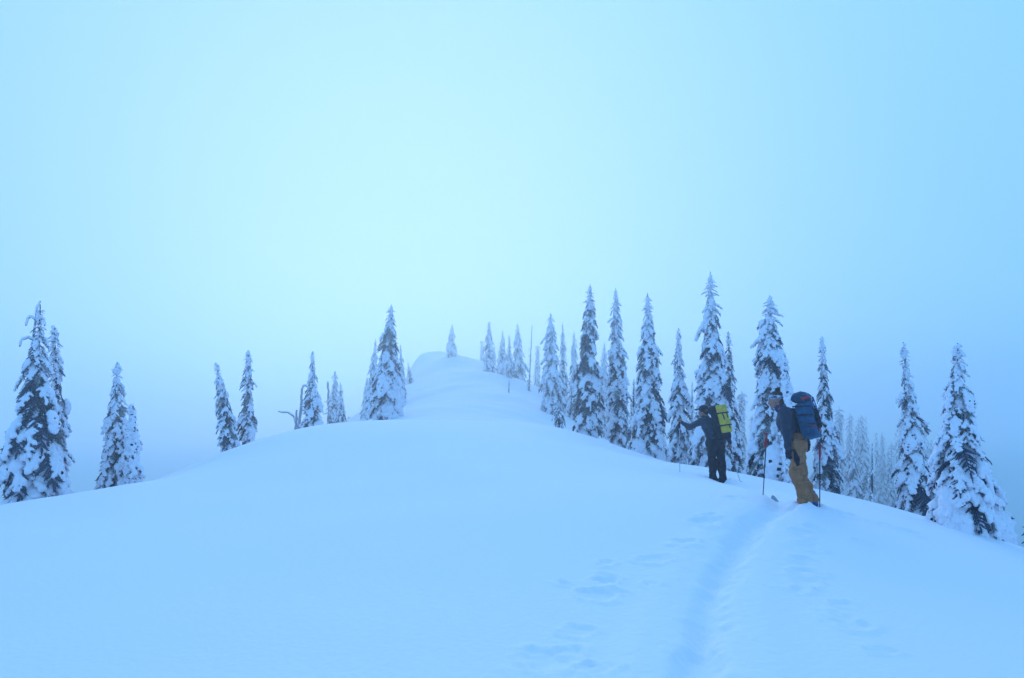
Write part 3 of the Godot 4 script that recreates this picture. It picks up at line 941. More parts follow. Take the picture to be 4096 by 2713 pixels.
# a ski pole between grip top and tip
func pole(label: String, group: String, top: Vector3, tip: Vector3, shaft: Material, grip: Material, loop: Material, side: Vector3) -> void:
	var o := thing("ski_pole", label, "ski pole", tip, group)
	var a := top - tip
	var d := -a.normalized()
	var s := Soup.new()
	s.tube(PackedVector3Array([a * 0.985, a * 0.55, a * 0.54]), PackedFloat32Array([0.0095, 0.0095, 0.008]), 10)
	s.tube(PackedVector3Array([a * 0.545, a * 0.06, Vector3.ZERO]), PackedFloat32Array([0.0078, 0.0072, 0.003]), 10)
	part("shaft", s.mesh(), shaft, o)
	var c := Soup.new()
	c.tube(PackedVector3Array([a * 0.565, a * 0.53]), PackedFloat32Array([0.0135, 0.0125]), 10)
	part("length_clamp", c.mesh(), M.dark_webbing, o)
	var g: Soup = nets([cap(a, a + d * 0.03, 0.0185, 0.015), cap(a + d * 0.03, a + d * 0.13, 0.0145, 0.0165), cap(a + d * 0.13, a + d * 0.22, 0.0135, 0.0115), cap(a, a + side * 0.022 + d * 0.006, 0.014, 0.011)], 0.006, 0.01)
	var h := part("grip", g.mesh(), grip, o)
	var w := Soup.new()
	var root := a + d * 0.02
	w.strap(PackedVector3Array([root, root + side * 0.02 + d * 0.07, root + side * 0.035 + d * 0.15, root + side * 0.028 + d * 0.2, root + side * 0.018 + d * 0.16, root + side * 0.012 + d * 0.04]), side, 0.017, 0.0018)
	part("wrist_strap", w.mesh(), loop, h)
	var k := Soup.new()
	k.tube(PackedVector3Array([-d * 0.088, -d * 0.075]), PackedFloat32Array([0.012, 0.045]), 14)
	k.tube(PackedVector3Array([-d * 0.075, -d * 0.069]), PackedFloat32Array([0.046, 0.044]), 14)
	part("basket", k.mesh(), M.dark_webbing, o)


# a touring ski, its middle at the origin, tip towards -z
func ski(label: String, group: String, at: Vector3, tip_to: Vector3, top: Material, lift: float) -> void:
	var o := thing("ski", label, "ski", at, group)
	o.basis = Basis.looking_at(tip_to, Vector3.UP)
	var s := Soup.new()
	var prof := [[-0.78, -0.02, 0.05], [-0.74, -0.01, 0.056], [-0.5, 0.0, 0.05], [0.0, 0.0, 0.045], [0.5, 0.0, 0.052], [0.72, 0.005, 0.058], [0.82, 0.03, 0.057], [0.9, 0.075, 0.05], [0.95, 0.12, 0.036], [0.975, 0.15, 0.014]]
	for k in prof.size() - 1:
		var p: Array = prof[k]
		var q: Array = prof[k + 1]
		var a := Vector3(-p[2], p[1] * lift, -p[0])
		var b := Vector3(p[2], p[1] * lift, -p[0])
		var c := Vector3(q[2], q[1] * lift, -q[0])
		var d := Vector3(-q[2], q[1] * lift, -q[0])
		var t := Vector3(0, 0.011, 0)
		s.quad(a + t, d + t, c + t, b + t)
		s.quad(a, b, c, d)
		s.quad(a, d, d + t, a + t)
		s.quad(b, b + t, c + t, c)
	part("ski_body", s.mesh(), top, o)
	var b1 := part("binding", nets([[1, Transform3D(Basis(), Vector3(0, 0.022, -0.16)), Vector3(0.032, 0.014, 0.05), 0.006], [1, Transform3D(Basis(), Vector3(0, 0.026, 0.15)), Vector3(0.034, 0.02, 0.05), 0.006]], 0.009, 0.01).mesh(), M.dark_webbing, o)
	b1.set_meta("label", "toe and heel binding")


func near_skier() -> void:
	var at := Vector3(4.31, ground(4.31, -11.95) - 0.03, -11.95)
	var o := thing("person", "skier in tan trousers, navy jacket and patterned headband, standing with arms lowered", "person", at, "ski tourers on the ridge")
	var f := Vector3(-0.75, 0, -0.66)
	var r := Vector3(0.66, 0, -0.75)
	var J := {
		hip_l = Vector3(-0.12, 0.93, 0.08), hip_r = Vector3(-0.045, 0.93, -0.07), knee_l = Vector3(-0.13, 0.5, 0.09), ankle_l = Vector3(-0.035, 0.1, 0.1), knee_r = Vector3(-0.015, 0.5, -0.07), ankle_r = Vector3(0.122, 0.1, -0.06),
		chest = Vector3(-0.19, 1.25, 0.0), neck = Vector3(-0.285, 1.45, 0.0), sho_l = Vector3(-0.285, 1.375, 0.15), sho_r = Vector3(-0.1, 1.375, -0.15),
		elb_l = Vector3(-0.29, 1.1, 0.19), wri_l = Vector3(-0.272, 0.87, 0.15), elb_r = Vector3(0.07, 1.13, -0.24), wri_r = Vector3(0.115, 0.95, -0.14),
	}
	var hc := Vector3(-0.372, 1.575, 0.0)
	var look := Vector3(-0.93, -0.16, -0.33).normalized()
	var face := Basis.looking_at(look, Vector3.UP)
	skin_body(o, J, hc, face)
	part("jacket", nets([
		cap(J.sho_l * 0.9 + J.sho_r * 0.1, J.sho_r * 0.9 + J.sho_l * 0.1, 0.085, 0.085), cap(J.chest + r * 0.07, J.chest - r * 0.07, 0.125, 0.125), cap(J.chest + r * 0.06 + f * 0.03, J.chest - r * 0.06 + f * 0.03, 0.13, 0.13),
		cap(Vector3(-0.16, 1.12, 0.0) + r * 0.06, Vector3(-0.16, 1.12, 0.0) - r * 0.06, 0.125, 0.125), cap(Vector3(-0.1, 0.98, 0.01) + r * 0.07, Vector3(-0.1, 0.98, 0.01) - r * 0.07, 0.115, 0.115),
		cap(J.chest, J.neck, 0.12, 0.075), cap(J.sho_l, J.elb_l, 0.075, 0.062), cap(J.elb_l, J.wri_l, 0.062, 0.047), cap(J.sho_r, J.elb_r, 0.075, 0.062), cap(J.elb_r, J.wri_r, 0.062, 0.047),
	], 0.014, 0.055, 0.014, 9.0).mesh(), M.navy, o)
	part("neck_gaiter", nets([cap(J.neck + Vector3(0, 0.0, 0), J.neck + Vector3(-0.03, 0.05, 0), 0.078, 0.07), cap(J.neck + Vector3(-0.05, 0.0, -0.015), J.neck + Vector3(-0.06, 0.035, -0.015), 0.05, 0.045)], 0.01, 0.03, 0.008, 16.0).mesh(), M.gaiter, o)
	var tr := nets([
		cap(J.hip_l + Vector3(0.0, 0.06, 0), J.hip_r + Vector3(0.01, 0.06, 0), 0.122, 0.12), cap(J.hip_l + Vector3(0.02, -0.03, 0), J.hip_r + Vector3(0.0, -0.03, 0), 0.13, 0.125),
		cap(J.hip_l, J.knee_l, 0.122, 0.094), cap(J.knee_l, J.ankle_l, 0.094, 0.086), cap(J.hip_r, J.knee_r, 0.112, 0.082), cap(J.knee_r, J.ankle_r, 0.08, 0.074),
		cap(J.knee_l + Vector3(-0.035, 0.0, 0.01), J.knee_l + Vector3(-0.015, -0.07, 0.01), 0.075, 0.07),
		cap(J.ankle_l + Vector3(-0.01, 0.02, 0), J.ankle_l + Vector3(-0.005, -0.02, 0), 0.09, 0.094), cap(J.ankle_r + Vector3(0, 0.02, 0), J.ankle_r + Vector3(0, -0.02, 0), 0.078, 0.082),
	], 0.0125, 0.03, 0.03, 7.0)
	var t := part("trousers", tr.mesh(), M.tan, o)
	# folds of cloth below the knee and behind it
	var folds := Soup.new()
	for q in [[Vector3(-0.195, 0.44, 0.14), Vector3(-0.08, 0.5, 0.195), Vector3(0.0, 0.46, 0.16)], [Vector3(-0.16, 0.33, 0.16), Vector3(-0.06, 0.38, 0.19), Vector3(0.03, 0.37, 0.15)], [Vector3(-0.2, 0.56, 0.15), Vector3(-0.12, 0.6, 0.2), Vector3(-0.04, 0.64, 0.2)], [Vector3(-0.12, 0.18, 0.17), Vector3(-0.04, 0.14, 0.195), Vector3(0.04, 0.17, 0.16)]]:
		nets([cap(q[0], q[1], 0.012, 0.02), cap(q[1], q[2], 0.02, 0.01)], 0.01, 0.02, 0.006, 14.0, folds)
	part("fold", folds.mesh(), M.tan, t)
	part("thigh_vent", nets([cap(Vector3(-0.185, 0.83, 0.175), Vector3(-0.16, 0.7, 0.185), 0.022, 0.04), cap(Vector3(-0.16, 0.7, 0.185), Vector3(-0.14, 0.59, 0.18), 0.04, 0.018)], 0.01, 0.02).mesh(), M.black, t)
	part("shirt_front", nets([cap(J.chest + f * 0.155 + Vector3(0.0, 0.02, 0.06), Vector3(-0.255, 1.08, 0.06), 0.03, 0.035)], 0.012, 0.02).mesh(), M.olive, o)
	for q in [[J.wri_l, Vector3(0.04, -1, -0.02), Vector3(0.5, 0, -0.85), 22.0, true], [J.wri_r, Vector3(-0.02, -1, 0.3), Vector3(-0.6, 0.1, 0.5), 30.0, false]]:
		part("glove", nets(hand(q[0], q[1], q[2], q[3], q[4], 1.35) + [cap(q[0] + Vector3(0, 0.06, 0), q[0], 0.05, 0.04)], 0.0065, 0.012).mesh(), M.glove, o)
	# headband, hair and bun
	var up := face.y
	var back := face.z
	part("headband", nets([ell(hc + up * 0.04 + back * 0.014, Vector3(0.084, 0.066, 0.107), Basis.looking_at(look, Vector3.UP) * Basis(Vector3.RIGHT, 0.2))], 0.009, 0.01, 0.003, 20.0).mesh(), M.headband, o)
	var hair := nets([ell(hc + up * 0.07 + back * 0.03, Vector3(0.074, 0.068, 0.09), face), ell(hc - up * 0.03 + back * 0.07, Vector3(0.06, 0.06, 0.045), face)], 0.008, 0.02, 0.006, 26.0)
	nets([ell(hc + up * 0.145 + back * 0.06, Vector3(0.037, 0.036, 0.037), face), cap(hc + up * 0.12 + back * 0.05, hc + up * 0.14 + back * 0.058, 0.03, 0.026)], 0.007, 0.012, 0.007, 40.0, hair)
	var h := part("hair", hair.mesh(), M.hair, o)
	var strands := Soup.new()
	for k in 26:
		var w := k * 2.4
		var a := hc + up * 0.15 + back * 0.06
		var d := (face.x * cos(w) + back * sin(w)) * rng.randf_range(0.5, 1.0) + up * rng.randf_range(-0.4, 0.9)
		strands.tube(PackedVector3Array([a + d * 0.02, a + d * 0.045, a + d * 0.055 - up * 0.008]), PackedFloat32Array([0.004, 0.003, 0.001]), 4)
	part("strand", strands.mesh(), M.hair, h)
	boot(o, J.ankle_l, Vector3(-0.34, 0, -0.94).normalized(), M.boot)
	boot(o, J.ankle_r, Vector3(-0.2, 0, -0.98).normalized(), M.boot)
	# skis under the loose snow, only a tip and the bindings show
	var g := ""
	ski("ski under the tan-trousered skier's left boot, its light tip curling out of the snow", g, at + Vector3(-0.07, -0.098, -0.16), Vector3(-0.05, 0.085, -1.0), M.ski_top, 0.8)
	var pg := "poles planted beside the tan-trousered skier"
	var lt := Vector3(3.94, ground(3.94, -12.8) - 0.15, -12.8)
	pole("red-gripped pole planted in front of the tan-trousered skier, leaning right", pg, at + Vector3(-0.335, 1.09, -0.6), lt, M.pole_dark, M.red, M.red, Vector3(-0.85, 0, 0.3).normalized())
	var rt := Vector3(4.47, ground(4.47, -11.9) - 0.17, -11.85)
	pole("dark pole with an orange loop planted behind the tan-trousered skier", pg, at + Vector3(0.236, 0.905, 0.05), rt, M.pole_dark, M.red_dark, M.orange, Vector3(0.9, 0, 0.2).normalized())
	blue_pack(at)


func pack_frame(at: Vector3, r: Vector3, tilt: float, called: String, label: String) -> Node3D:
	var o := thing(called, label, "backpack", at, "tall touring backpacks on the skiers' backs")
	var back := r.cross(Vector3.UP)       # out of the pack, away from the wearer
	back = -back if back.z < 0.0 else back
	var b := Basis(r, Vector3.UP, r.cross(Vector3.UP))
	o.basis = b * Basis(Vector3.RIGHT, tilt)
	return o


func blue_pack(at: Vector3) -> void:
	var r := Vector3(0.66, 0, -0.75).normalized()
	var o := pack_frame(at + Vector3(0.02, 1.31, 0.14), r, -0.2, "backpack", "tall blue backpack with red and orange trim, worn by the skier in tan trousers")
	var I := Basis()
	var body := nets([
		[1, Transform3D(I, Vector3(0, -0.03, 0.0)), Vector3(0.15, 0.26, 0.11), 0.1], [1, Transform3D(I, Vector3(0, -0.2, 0.03)), Vector3(0.15, 0.12, 0.115), 0.08],
		[1, Transform3D(I, Vector3(0, 0.02, 0.1)), Vector3(0.105, 0.2, 0.05), 0.045],
	], 0.013, 0.04, 0.012, 9.0)
	var bag := part("pack_bag", body.mesh(), M.blue, o)
	part("top_lid", nets([[1, Transform3D(Basis(Vector3.RIGHT, 0.25), Vector3(0, 0.285, 0.0)), Vector3(0.135, 0.07, 0.125), 0.068], cap(Vector3(-0.08, 0.32, 0.02), Vector3(0.08, 0.32, 0.02), 0.06, 0.06)], 0.012, 0.04, 0.016, 11.0).mesh(), M.blue_dark, o)
	for s in [-1.0, 1.0]:
		part("side_pocket", nets([[1, Transform3D(I, Vector3(0.15 * s, -0.17, 0.01)), Vector3(0.035, 0.11, 0.075), 0.03]], 0.012, 0.02, 0.008, 12.0).mesh(), M.blue_dark, o)
		var st := Soup.new()
		for y in [0.16, 0.03, -0.1]:
			st.strap(PackedVector3Array([Vector3(0.158 * s, y + 0.02, -0.1), Vector3(0.166 * s, y, 0.0), Vector3(0.15 * s, y - 0.015, 0.09), Vector3(0.105 * s, y - 0.025, 0.15)]), Vector3(s, 0, 0.3), 0.02, 0.003)
		part("side_strap", st.mesh(), M.dark_webbing, o)
	for q in [[Vector3(-0.158, 0.26, 0.06), Vector3(-0.1, 0.275, 0.14), Vector3(-0.02, 0.25, 0.155), 0.04, M.red], [Vector3(0.04, 0.255, 0.15), Vector3(0.1, 0.24, 0.14), Vector3(0.155, 0.21, 0.07), 0.035, M.red], [Vector3(-0.02, -0.22, 0.152), Vector3(0.06, -0.225, 0.15), Vector3(0.13, -0.215, 0.12), 0.03, M.orange], [Vector3(0.155, 0.12, 0.1), Vector3(0.158, 0.0, 0.11), Vector3(0.15, -0.1, 0.12), 0.018, M.red_dark], [Vector3(-0.16, -0.12, 0.05), Vector3(-0.14, -0.15, 0.12), Vector3(-0.08, -0.17, 0.152), 0.03, M.red_dark]]:
		var st := Soup.new()
		st.strap(PackedVector3Array([q[0], q[1], q[2]]), Vector3(0.15, 0.1, 1), q[3], 0.006)
		part("trim", st.mesh(), q[4], bag)
	var sh := Soup.new()
	for x in [-0.055, 0.06]:
		sh.strap(PackedVector3Array([Vector3(x, 0.34, 0.1), Vector3(x, 0.27, 0.155), Vector3(x, 0.15, 0.165), Vector3(x + 0.01, 0.05, 0.168)]), Vector3(0, 0.1, 1), 0.028, 0.004)
	part("lid_strap", sh.mesh(), M.blue_light, o)
	# dark shovel-pocket mesh with gear stowed on the back
	part("gear_bundle", nets([cap(Vector3(-0.03, 0.12, 0.155), Vector3(-0.02, -0.1, 0.165), 0.03, 0.04), cap(Vector3(0.02, 0.06, 0.16), Vector3(-0.05, -0.16, 0.16), 0.03, 0.035), cap(Vector3(0.03, -0.05, 0.165), Vector3(0.02, -0.15, 0.165), 0.03, 0.03)], 0.01, 0.02, 0.02, 16.0).mesh(), M.black, o)
	part("tag", nets([[1, Transform3D(I, Vector3(0.135, -0.26, 0.13)), Vector3(0.013, 0.032, 0.004), 0.003]], 0.005, 0.004).mesh(), M.white_tag, bag)
	part("badge", nets([[1, Transform3D(I, Vector3(0.06, -0.06, 0.158)), Vector3(0.03, 0.02, 0.006), 0.005]], 0.007, 0.004).mesh(), M.boot, bag)
	part("hip_belt", nets([cap(Vector3(-0.15, -0.25, -0.1), Vector3(-0.15, -0.24, -0.22), 0.045, 0.035), cap(Vector3(0.15, -0.25, -0.1), Vector3(0.15, -0.24, -0.22), 0.045, 0.035)], 0.012, 0.02, 0.006, 12.0).mesh(), M.rust, o)
	var ss := Soup.new()
	for s in [-1.0, 1.0]:
		ss.strap(PackedVector3Array([Vector3(0.085 * s, 0.14, -0.1), Vector3(0.09 * s, 0.185, -0.19), Vector3(0.1 * s, 0.15, -0.3), Vector3(0.11 * s, 0.02, -0.33), Vector3(0.12 * s, -0.12, -0.27)]), Vector3(0, 1, -0.4), 0.055, 0.008)
	part("shoulder_strap", ss.mesh(), M.black, o)
	var loose := Soup.new()
	loose.strap(PackedVector3Array([Vector3(0.16, -0.22, 0.06), Vector3(0.175, -0.3, 0.07), Vector3(0.17, -0.37, 0.075)]), Vector3(0.3, 0, 1), 0.016, 0.002)
	part("loose_strap", loose.mesh(), M.dark_webbing, bag)


func far_skier() -> void:
	var at := Vector3(4.4, ground(4.4, -17.3) - 0.02, -17.3)
	var o := thing("person", "skier in black trousers and dark cap reaching an arm out to a pole", "person", at, "ski tourers on the ridge")
	var f := Vector3(-0.5, 0, -0.87)
	var r := Vector3(0.87, 0, -0.5)
	var J := {
		hip_l = Vector3(-0.125, 0.9, 0.05), hip_r = Vector3(0.055, 0.9, -0.05), knee_l = Vector3(-0.105, 0.5, -0.03), ankle_l = Vector3(-0.1, 0.11, -0.03), knee_r = Vector3(0.08, 0.5, 0.03), ankle_r = Vector3(0.085, 0.09, 0.08),
		chest = Vector3(-0.13, 1.24, 0.0), neck = Vector3(-0.215, 1.43, -0.01), sho_l = Vector3(-0.33, 1.365, 0.07), sho_r = Vector3(0.0, 1.365, -0.12),
		elb_l = Vector3(-0.58, 1.24, -0.03), wri_l = Vector3(-0.695, 1.345, -0.16), elb_r = Vector3(0.22, 1.13, -0.06), wri_r = Vector3(0.285, 0.9, 0.0),
	}
	J.hands = [hand(J.wri_l, Vector3(-0.35, 0.8, -0.3), Vector3(-0.6, -0.1, -0.6), 62.0, true), hand(J.wri_r, Vector3(0.12, -1, 0.1), Vector3(-0.7, 0, -0.6), 55.0, false)]
	var hc := Vector3(-0.262, 1.585, -0.02)
	var look := Vector3(-0.82, -0.1, -0.57).normalized()
	var face := Basis.looking_at(look, Vector3.UP)
	skin_body(o, J, hc, face)
	part("jacket", nets([
		cap(J.sho_l * 0.92 + J.sho_r * 0.08, J.sho_r * 0.92 + J.sho_l * 0.08, 0.075, 0.075), cap(J.chest + r * 0.08, J.chest - r * 0.08, 0.125, 0.125), cap(Vector3(-0.09, 1.1, 0.0) + r * 0.07, Vector3(-0.09, 1.1, 0.0) - r * 0.07, 0.115, 0.115),
		cap(Vector3(-0.04, 0.97, 0.0) + r * 0.09, Vector3(-0.04, 0.97, 0.0) - r * 0.09, 0.11, 0.11), cap(J.chest, J.neck, 0.12, 0.07), cap(J.neck, J.neck + Vector3(-0.015, 0.04, 0), 0.07, 0.066),
		cap(J.sho_l, J.elb_l, 0.072, 0.056), cap(J.elb_l, J.wri_l, 0.056, 0.042), cap(J.sho_r, J.elb_r, 0.07, 0.056), cap(J.elb_r, J.wri_r, 0.056, 0.042),
	], 0.015, 0.05, 0.012, 9.0).mesh(), M.slate, o)
	var t := part("trousers", nets([
		cap(J.hip_l + Vector3(0.01, 0.06, 0), J.hip_r + Vector3(-0.01, 0.06, 0), 0.12, 0.12), cap(J.hip_l + Vector3(0.0, -0.05, 0), J.hip_r + Vector3(0.0, -0.05, 0), 0.125, 0.125),
		cap(J.hip_l, J.knee_l, 0.115, 0.085), cap(J.knee_l, J.ankle_l, 0.085, 0.08), cap(J.hip_r, J.knee_r, 0.115, 0.085), cap(J.knee_r, J.ankle_r, 0.085, 0.08),
		cap(J.ankle_l + Vector3(0, 0.02, 0), J.ankle_l - Vector3(0, 0.03, 0), 0.082, 0.086), cap(J.ankle_r + Vector3(0, 0.02, 0), J.ankle_r - Vector3(0, 0.03, 0), 0.082, 0.086),
	], 0.015, 0.04, 0.022, 6.0).mesh(), M.black, o)
	t.set_meta("label", "black ski trousers")
	var up := face.y
	var back := face.z
	var c := part("cap", nets([ell(hc + up * 0.06 + back * 0.012, Vector3(0.086, 0.075, 0.105), face), cap(hc + up * 0.03 + back * 0.02 - face.x * 0.03, hc + up * 0.03 + back * 0.02 + face.x * 0.03, 0.075, 0.075)], 0.01, 0.02).mesh(), M.black, o)
	part("brim", nets([[1, Transform3D(face * Basis(Vector3.RIGHT, -0.12), hc + up * 0.055 - back * 0.125), Vector3(0.07, 0.009, 0.06), 0.006]], 0.008, 0.01).mesh(), M.black, c)
	part("hair", nets([ell(hc - up * 0.035 + back * 0.055, Vector3(0.066, 0.065, 0.056), face)], 0.01, 0.01, 0.006, 26.0).mesh(), M.hair, o)
	boot(o, J.ankle_l, Vector3(-0.15, 0, -0.99).normalized(), M.black)
	boot(o, J.ankle_r, Vector3(-0.1, 0, -0.99).normalized(), M.black)
	var g := ""
	ski("ski under the black-clad skier's right boot, its snowy tail showing", g, at + Vector3(0.085, -0.02, -0.3), Vector3(0.0, 0.0, -1.0), M.ski_top, 0.6)
	var pg := "poles held by the black-clad skier"
	var lw := Vector3(3.73, ground(3.73, -18.0) - 0.1, -18.0)
	pole("pale pole gripped high in the black-clad skier's outstretched hand", pg, at + Vector3(-0.735, 1.44, -0.235), lw, M.pole_pale, M.black, M.black, Vector3(-0.8, 0, 0.3).normalized())
	var rw := Vector3(4.82, ground(4.82, -17.05) - 0.08, -17.05)
	pole("thin pole slanting to the snow from the black-clad skier's lowered hand", pg, at + Vector3(0.272, 0.885, -0.05), rw, M.pole_pale, M.black, M.boot, Vector3(0.8, 0, 0.3).normalized())
	yellow_pack(at)


func yellow_pack(at: Vector3) -> void:
	var r := Vector3(0.87, 0, -0.5).normalized()
	var o := pack_frame(at + Vector3(0.055, 1.34, 0.12), r, -0.17, "backpack", "black backpack with a folded yellow pad strapped to its back, on the skier in black")
	o.basis = o.basis * Basis(Vector3(0, 0, 1), 0.12)
	var I := Basis()
	var bag := part("pack_bag", nets([[1, Transform3D(I, Vector3(0, -0.05, 0)), Vector3(0.15, 0.3, 0.1), 0.06], [1, Transform3D(I, Vector3(-0.02, 0.28, -0.02)), Vector3(0.15, 0.09, 0.11), 0.06], [1, Transform3D(I, Vector3(0, -0.3, 0.01)), Vector3(0.15, 0.1, 0.1), 0.06]], 0.014, 0.04, 0.012, 9.0).mesh(), M.black, o)
	var st := Soup.new()
	for q in [[0.245, 0.17, 0.085, 0.0], [0.02, 0.165, 0.2, 0.02], [-0.215, 0.15, 0.085, 0.0]]:
		pass
	# the pad's three folds
	for q in [[0.265, 0.09], [0.045, 0.135], [-0.165, 0.08]]:
		part("pad_fold", nets([[1, Transform3D(I, Vector3(0.01, q[0], 0.125)), Vector3(0.142, q[1], 0.036), 0.026]], 0.011, 0.01, 0.008, 10.0).mesh(), M.yellow, o)
	for y in [0.178, -0.088]:
		st.strap(PackedVector3Array([Vector3(-0.15, y, 0.06), Vector3(-0.137, y, 0.155), Vector3(0.157, y, 0.155), Vector3(0.17, y, 0.06)]), Vector3(0, 0, 1), 0.028, 0.006)
	for q in [[-0.03, 0.17, 0.03], [0.085, 0.17, 0.06], [0.075, -0.09, -0.17]]:
		st.strap(PackedVector3Array([Vector3(q[0], q[1], 0.164), Vector3(q[0] + 0.005, (q[1] + q[2]) * 0.5, 0.167), Vector3(q[0] + 0.008, q[2], 0.164)]), Vector3(0, 0, 1), 0.024, 0.004)
	part("strap", st.mesh(), M.dark_webbing, o)
	var ss := Soup.new()
	for s in [-1.0, 1.0]:
		ss.strap(PackedVector3Array([Vector3(0.085 * s, 0.12, -0.09), Vector3(0.09 * s, 0.14, -0.17), Vector3(0.1 * s, 0.1, -0.27), Vector3(0.11 * s, -0.03, -0.29), Vector3(0.13 * s, -0.18, -0.2)]), Vector3(0, 1, -0.4), 0.055, 0.008)
	part("shoulder_strap", ss.mesh(), M.black, o)
	part("hip_belt", nets([cap(Vector3(-0.14, -0.28, -0.06), Vector3(-0.15, -0.27, -0.2), 0.045, 0.035), cap(Vector3(0.14, -0.28, -0.06), Vector3(0.15, -0.27, -0.2), 0.045, 0.035)], 0.014, 0.02).mesh(), M.black, o)
	var loose := Soup.new()
	loose.strap(PackedVector3Array([Vector3(-0.17, 0.02, -0.2), Vector3(-0.28, 0.0, -0.16), Vector3(-0.29, -0.1, -0.16), Vector3(-0.285, -0.2, -0.16)]), Vector3(0.3, 0, 1), 0.026, 0.003)
	part("loose_strap", loose.mesh(), M.dark_webbing, bag)


func materials() -> void:
	M.snow = mat(Color(0.87, 0.83, 0.88), 0.75)
	M.snow.heightmap_enabled = false
	M.snow.normal_enabled = true
	M.snow.normal_texture = tex(0.02, 4, 5, Color.BLACK, Color.WHITE, 4.0, 512)
	M.snow.normal_scale = 0.6
	M.snow.uv1_triplanar = true
	M.snow.uv1_world_triplanar = true
	M.snow.uv1_scale = Vector3.ONE * 0.9
	M.tree_snow = mat(Color(0.88, 0.82, 0.88), 0.8)
	M.tree_snow.normal_enabled = true
	M.tree_snow.normal_texture = tex(0.03, 4, 8, Color.BLACK, Color.WHITE, 5.0)
	M.tree_snow.normal_scale = 0.5
	M.tree_snow.uv1_triplanar = true
	M.tree_snow.uv1_world_triplanar = true
	M.tree_snow.uv1_scale = Vector3.ONE * 1.7
	M.needles = mat(Color(0.035, 0.042, 0.032), 0.9)
	M.needles.uv1_triplanar = true
	M.needles.uv1_world_triplanar = true
	M.needles.uv1_scale = Vector3.ONE * 0.8
	M.needles.albedo_color = Color.WHITE
	M.needles.albedo_texture = tex(0.02, 4, 11, Color(0.017, 0.029, 0.055).linear_to_srgb(), Color(0.075, 0.092, 0.16).linear_to_srgb())
	M.rimed = mat(Color.WHITE, 0.9)
	M.rimed.uv1_triplanar = true
	M.rimed.uv1_world_triplanar = true
	M.rimed.uv1_scale = Vector3.ONE * 1.1
	M.rimed.albedo_texture = tex(0.03, 4, 12, Color(0.06, 0.065, 0.065).linear_to_srgb(), Color(0.6, 0.57, 0.6).linear_to_srgb())
	M.bark = mat(Color(0.07, 0.06, 0.055))
	M.dead_wood = mat(Color(0.28, 0.26, 0.31))
	M.skin = mat(Color(0.36, 0.17, 0.13), 0.6)
	M.eye_white = mat(Color(0.7, 0.68, 0.66), 0.3)
	M.iris = mat(Color(0.03, 0.02, 0.015), 0.2)
	M.hair = mat(Color(0.055, 0.028, 0.018), 0.7)
	M.navy = cloth(Color(0.034, 0.042, 0.07), 31)
	M.slate = cloth(Color(0.036, 0.042, 0.066), 32)
	M.tan = cloth(Color(0.35, 0.148, 0.07), 33)
	M.black = cloth(Color(0.014, 0.012, 0.024), 34)
	M.glove = cloth(Color(0.022, 0.02, 0.04), 35)
	M.gaiter = cloth(Color(0.06, 0.035, 0.11), 36)
	M.olive = cloth(Color(0.28, 0.2, 0.1), 37)
	M.blue = cloth(Color(0.024, 0.085, 0.165), 38)
	M.blue_dark = cloth(Color(0.018, 0.06, 0.115), 39)
	M.blue_light = cloth(Color(0.045, 0.15, 0.34), 40)
	M.yellow = cloth(Color(0.6, 0.4, 0.055), 41)
	M.rust = cloth(Color(0.22, 0.08, 0.04), 42)
	M.dark_webbing = mat(Color(0.02, 0.022, 0.035), 0.7)
	M.red = mat(Color(0.4, 0.04, 0.05), 0.6)
	M.red_dark = mat(Color(0.3, 0.035, 0.05), 0.6)
	M.orange = mat(Color(0.6, 0.13, 0.04), 0.6)
	M.white_tag = mat(Color(0.75, 0.75, 0.75), 0.6)
	M.boot = mat(Color(0.025, 0.075, 0.27), 0.35)
	M.ski_top = mat(Color(0.3, 0.3, 0.33), 0.4)
	M.pole_dark = mat(Color(0.035, 0.025, 0.04), 0.35)
	M.pole_pale = mat(Color(0.42, 0.42, 0.46), 0.3)
	M.headband = mat(Color.WHITE, 0.9)
	M.headband.uv1_triplanar = true
	M.headband.uv1_scale = Vector3(3.0, 7.0, 3.0)
	var t := tex(0.016, 2, 21, Color.WHITE, Color.WHITE)
	var g := Gradient.new()
	g.interpolation_mode = Gradient.GRADIENT_INTERPOLATE_CONSTANT
	g.offsets = PackedFloat32Array([0.0, 0.42, 0.52, 0.6])
	g.colors = PackedColorArray([Color(0.04, 0.035, 0.11).linear_to_srgb(), Color(0.5, 0.48, 0.56).linear_to_srgb(), Color(0.05, 0.1, 0.25).linear_to_srgb(), Color(0.55, 0.54, 0.62).linear_to_srgb()])
	t.color_ramp = g
	M.headband.albedo_texture = t


func cloth(c: Color, s: int) -> StandardMaterial3D:
	var m := mat(c, 0.85)
	m.albedo_color = Color.WHITE
	m.albedo_texture = tex(0.02, 4, s, (c * 0.72).linear_to_srgb(), (c * 1.25).linear_to_srgb(), 0.0, 128)
	m.uv1_triplanar = true
	m.uv1_scale = Vector3.ONE * 3.0
	m.rim_enabled = true
	m.rim = 0.15
	m.rim_tint = 0.5
	return m


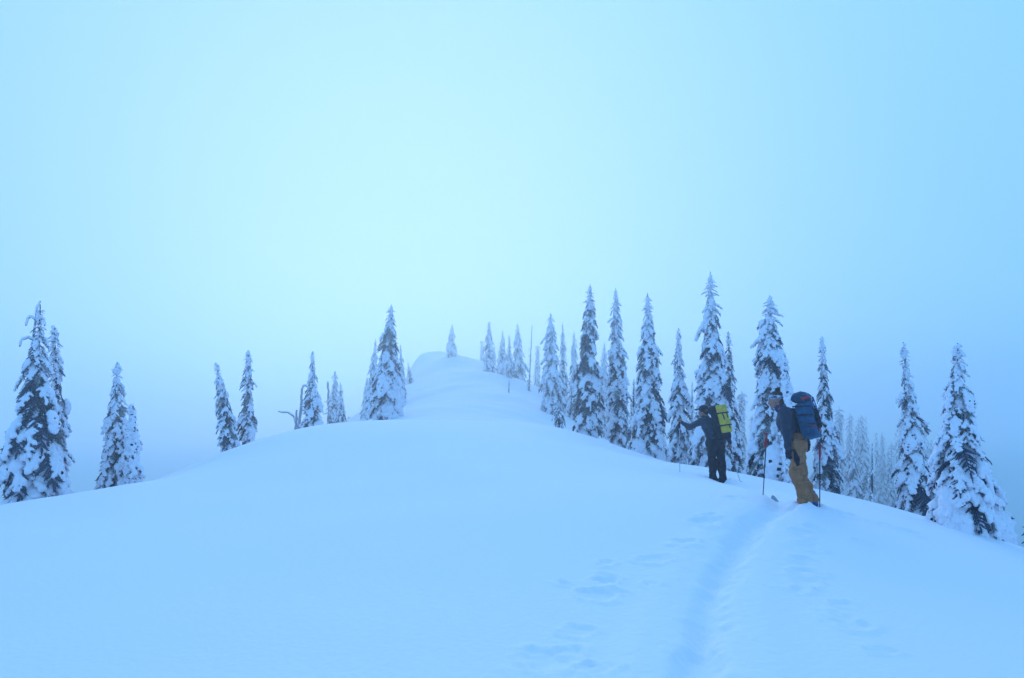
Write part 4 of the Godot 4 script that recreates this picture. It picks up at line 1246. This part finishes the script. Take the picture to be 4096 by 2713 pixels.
func sky_picture() -> ImageTexture:   # thick cloud, brightest where the sun stands behind it
	var w := 256
	var h := 128
	var im := Image.create_empty(w, h, false, Image.FORMAT_RGBF)
	var sun := Vector3(-0.16, 0.27, -1.0).normalized()
	for j in h:
		var up := (0.5 - (j + 0.5) / h) * PI
		for i in w:
			var a := (i + 0.5) / w * TAU
			var d := Vector3(sin(a) * cos(up), sin(up), -cos(a) * cos(up))
			var k := d.angle_to(sun)
			var glow := exp(-pow(k / 0.5, 2.0)) * 0.85 + exp(-pow(k / 1.0, 2.0)) * 0.4
			glow *= smoothstep(-0.25, 0.1, up)
			var c := Vector3(0.25, 0.695, 1.36) + Vector3(0.2, 0.07, 0.0) * glow
			c *= 1.0 + 0.3 * exp(-pow(up / 0.2, 2.0))      # haze brightens towards the horizon all round
			im.set_pixel(i, j, Color(c.x, c.y, c.z))
	return ImageTexture.create_from_image(im)


func _ready() -> void:
	var cam := Camera3D.new()
	cam.name = "camera"
	cam.position = Vector3(0, 1.6, 0)
	cam.rotation_degrees = Vector3(8, 0, 0)
	cam.fov = 46.0
	cam.near = 0.05
	cam.far = 900.0
	add_child(cam)
	var env := Environment.new()
	var sky := Sky.new()
	var pano := PanoramaSkyMaterial.new()
	pano.panorama = sky_picture()
	sky.sky_material = pano
	env.background_mode = Environment.BG_SKY
	env.sky = sky
	env.tonemap_mode = Environment.TONE_MAPPER_LINEAR
	env.tonemap_exposure = 1.0
	env.volumetric_fog_enabled = true
	env.volumetric_fog_density = 0.0066
	env.volumetric_fog_albedo = Color(0.86, 0.96, 1.0)
	env.volumetric_fog_anisotropy = 0.72
	env.volumetric_fog_length = 200.0
	env.sdfgi_enabled = true
	env.ssao_enabled = true
	env.ssil_enabled = true
	var we := WorldEnvironment.new()
	we.name = "air"
	we.environment = env
	add_child(we)
	var sun := DirectionalLight3D.new()
	sun.name = "sun"
	sun.light_energy = 0.48
	sun.light_color = Color(0.8, 0.875, 1.0)
	sun.light_angular_distance = 40.0
	sun.shadow_enabled = true
	sun.rotation_degrees = Vector3(-20, 187, 0)
	add_child(sun)

	rng.seed = 5
	wrinkles = noise(1.0, 2, 3)
	roll = noise(0.085, 3, 4)
	chop = noise(2.2, 3, 6)
	materials()
	fit_hill()
	build_ground()
	make_bough_kit()
	for row in TREES:
		if row[0] == "dead_snag":
			snag(row)
		else:
			fir(row)
	extra_tops()
	far_forest()

	near_skier()
	far_skier()
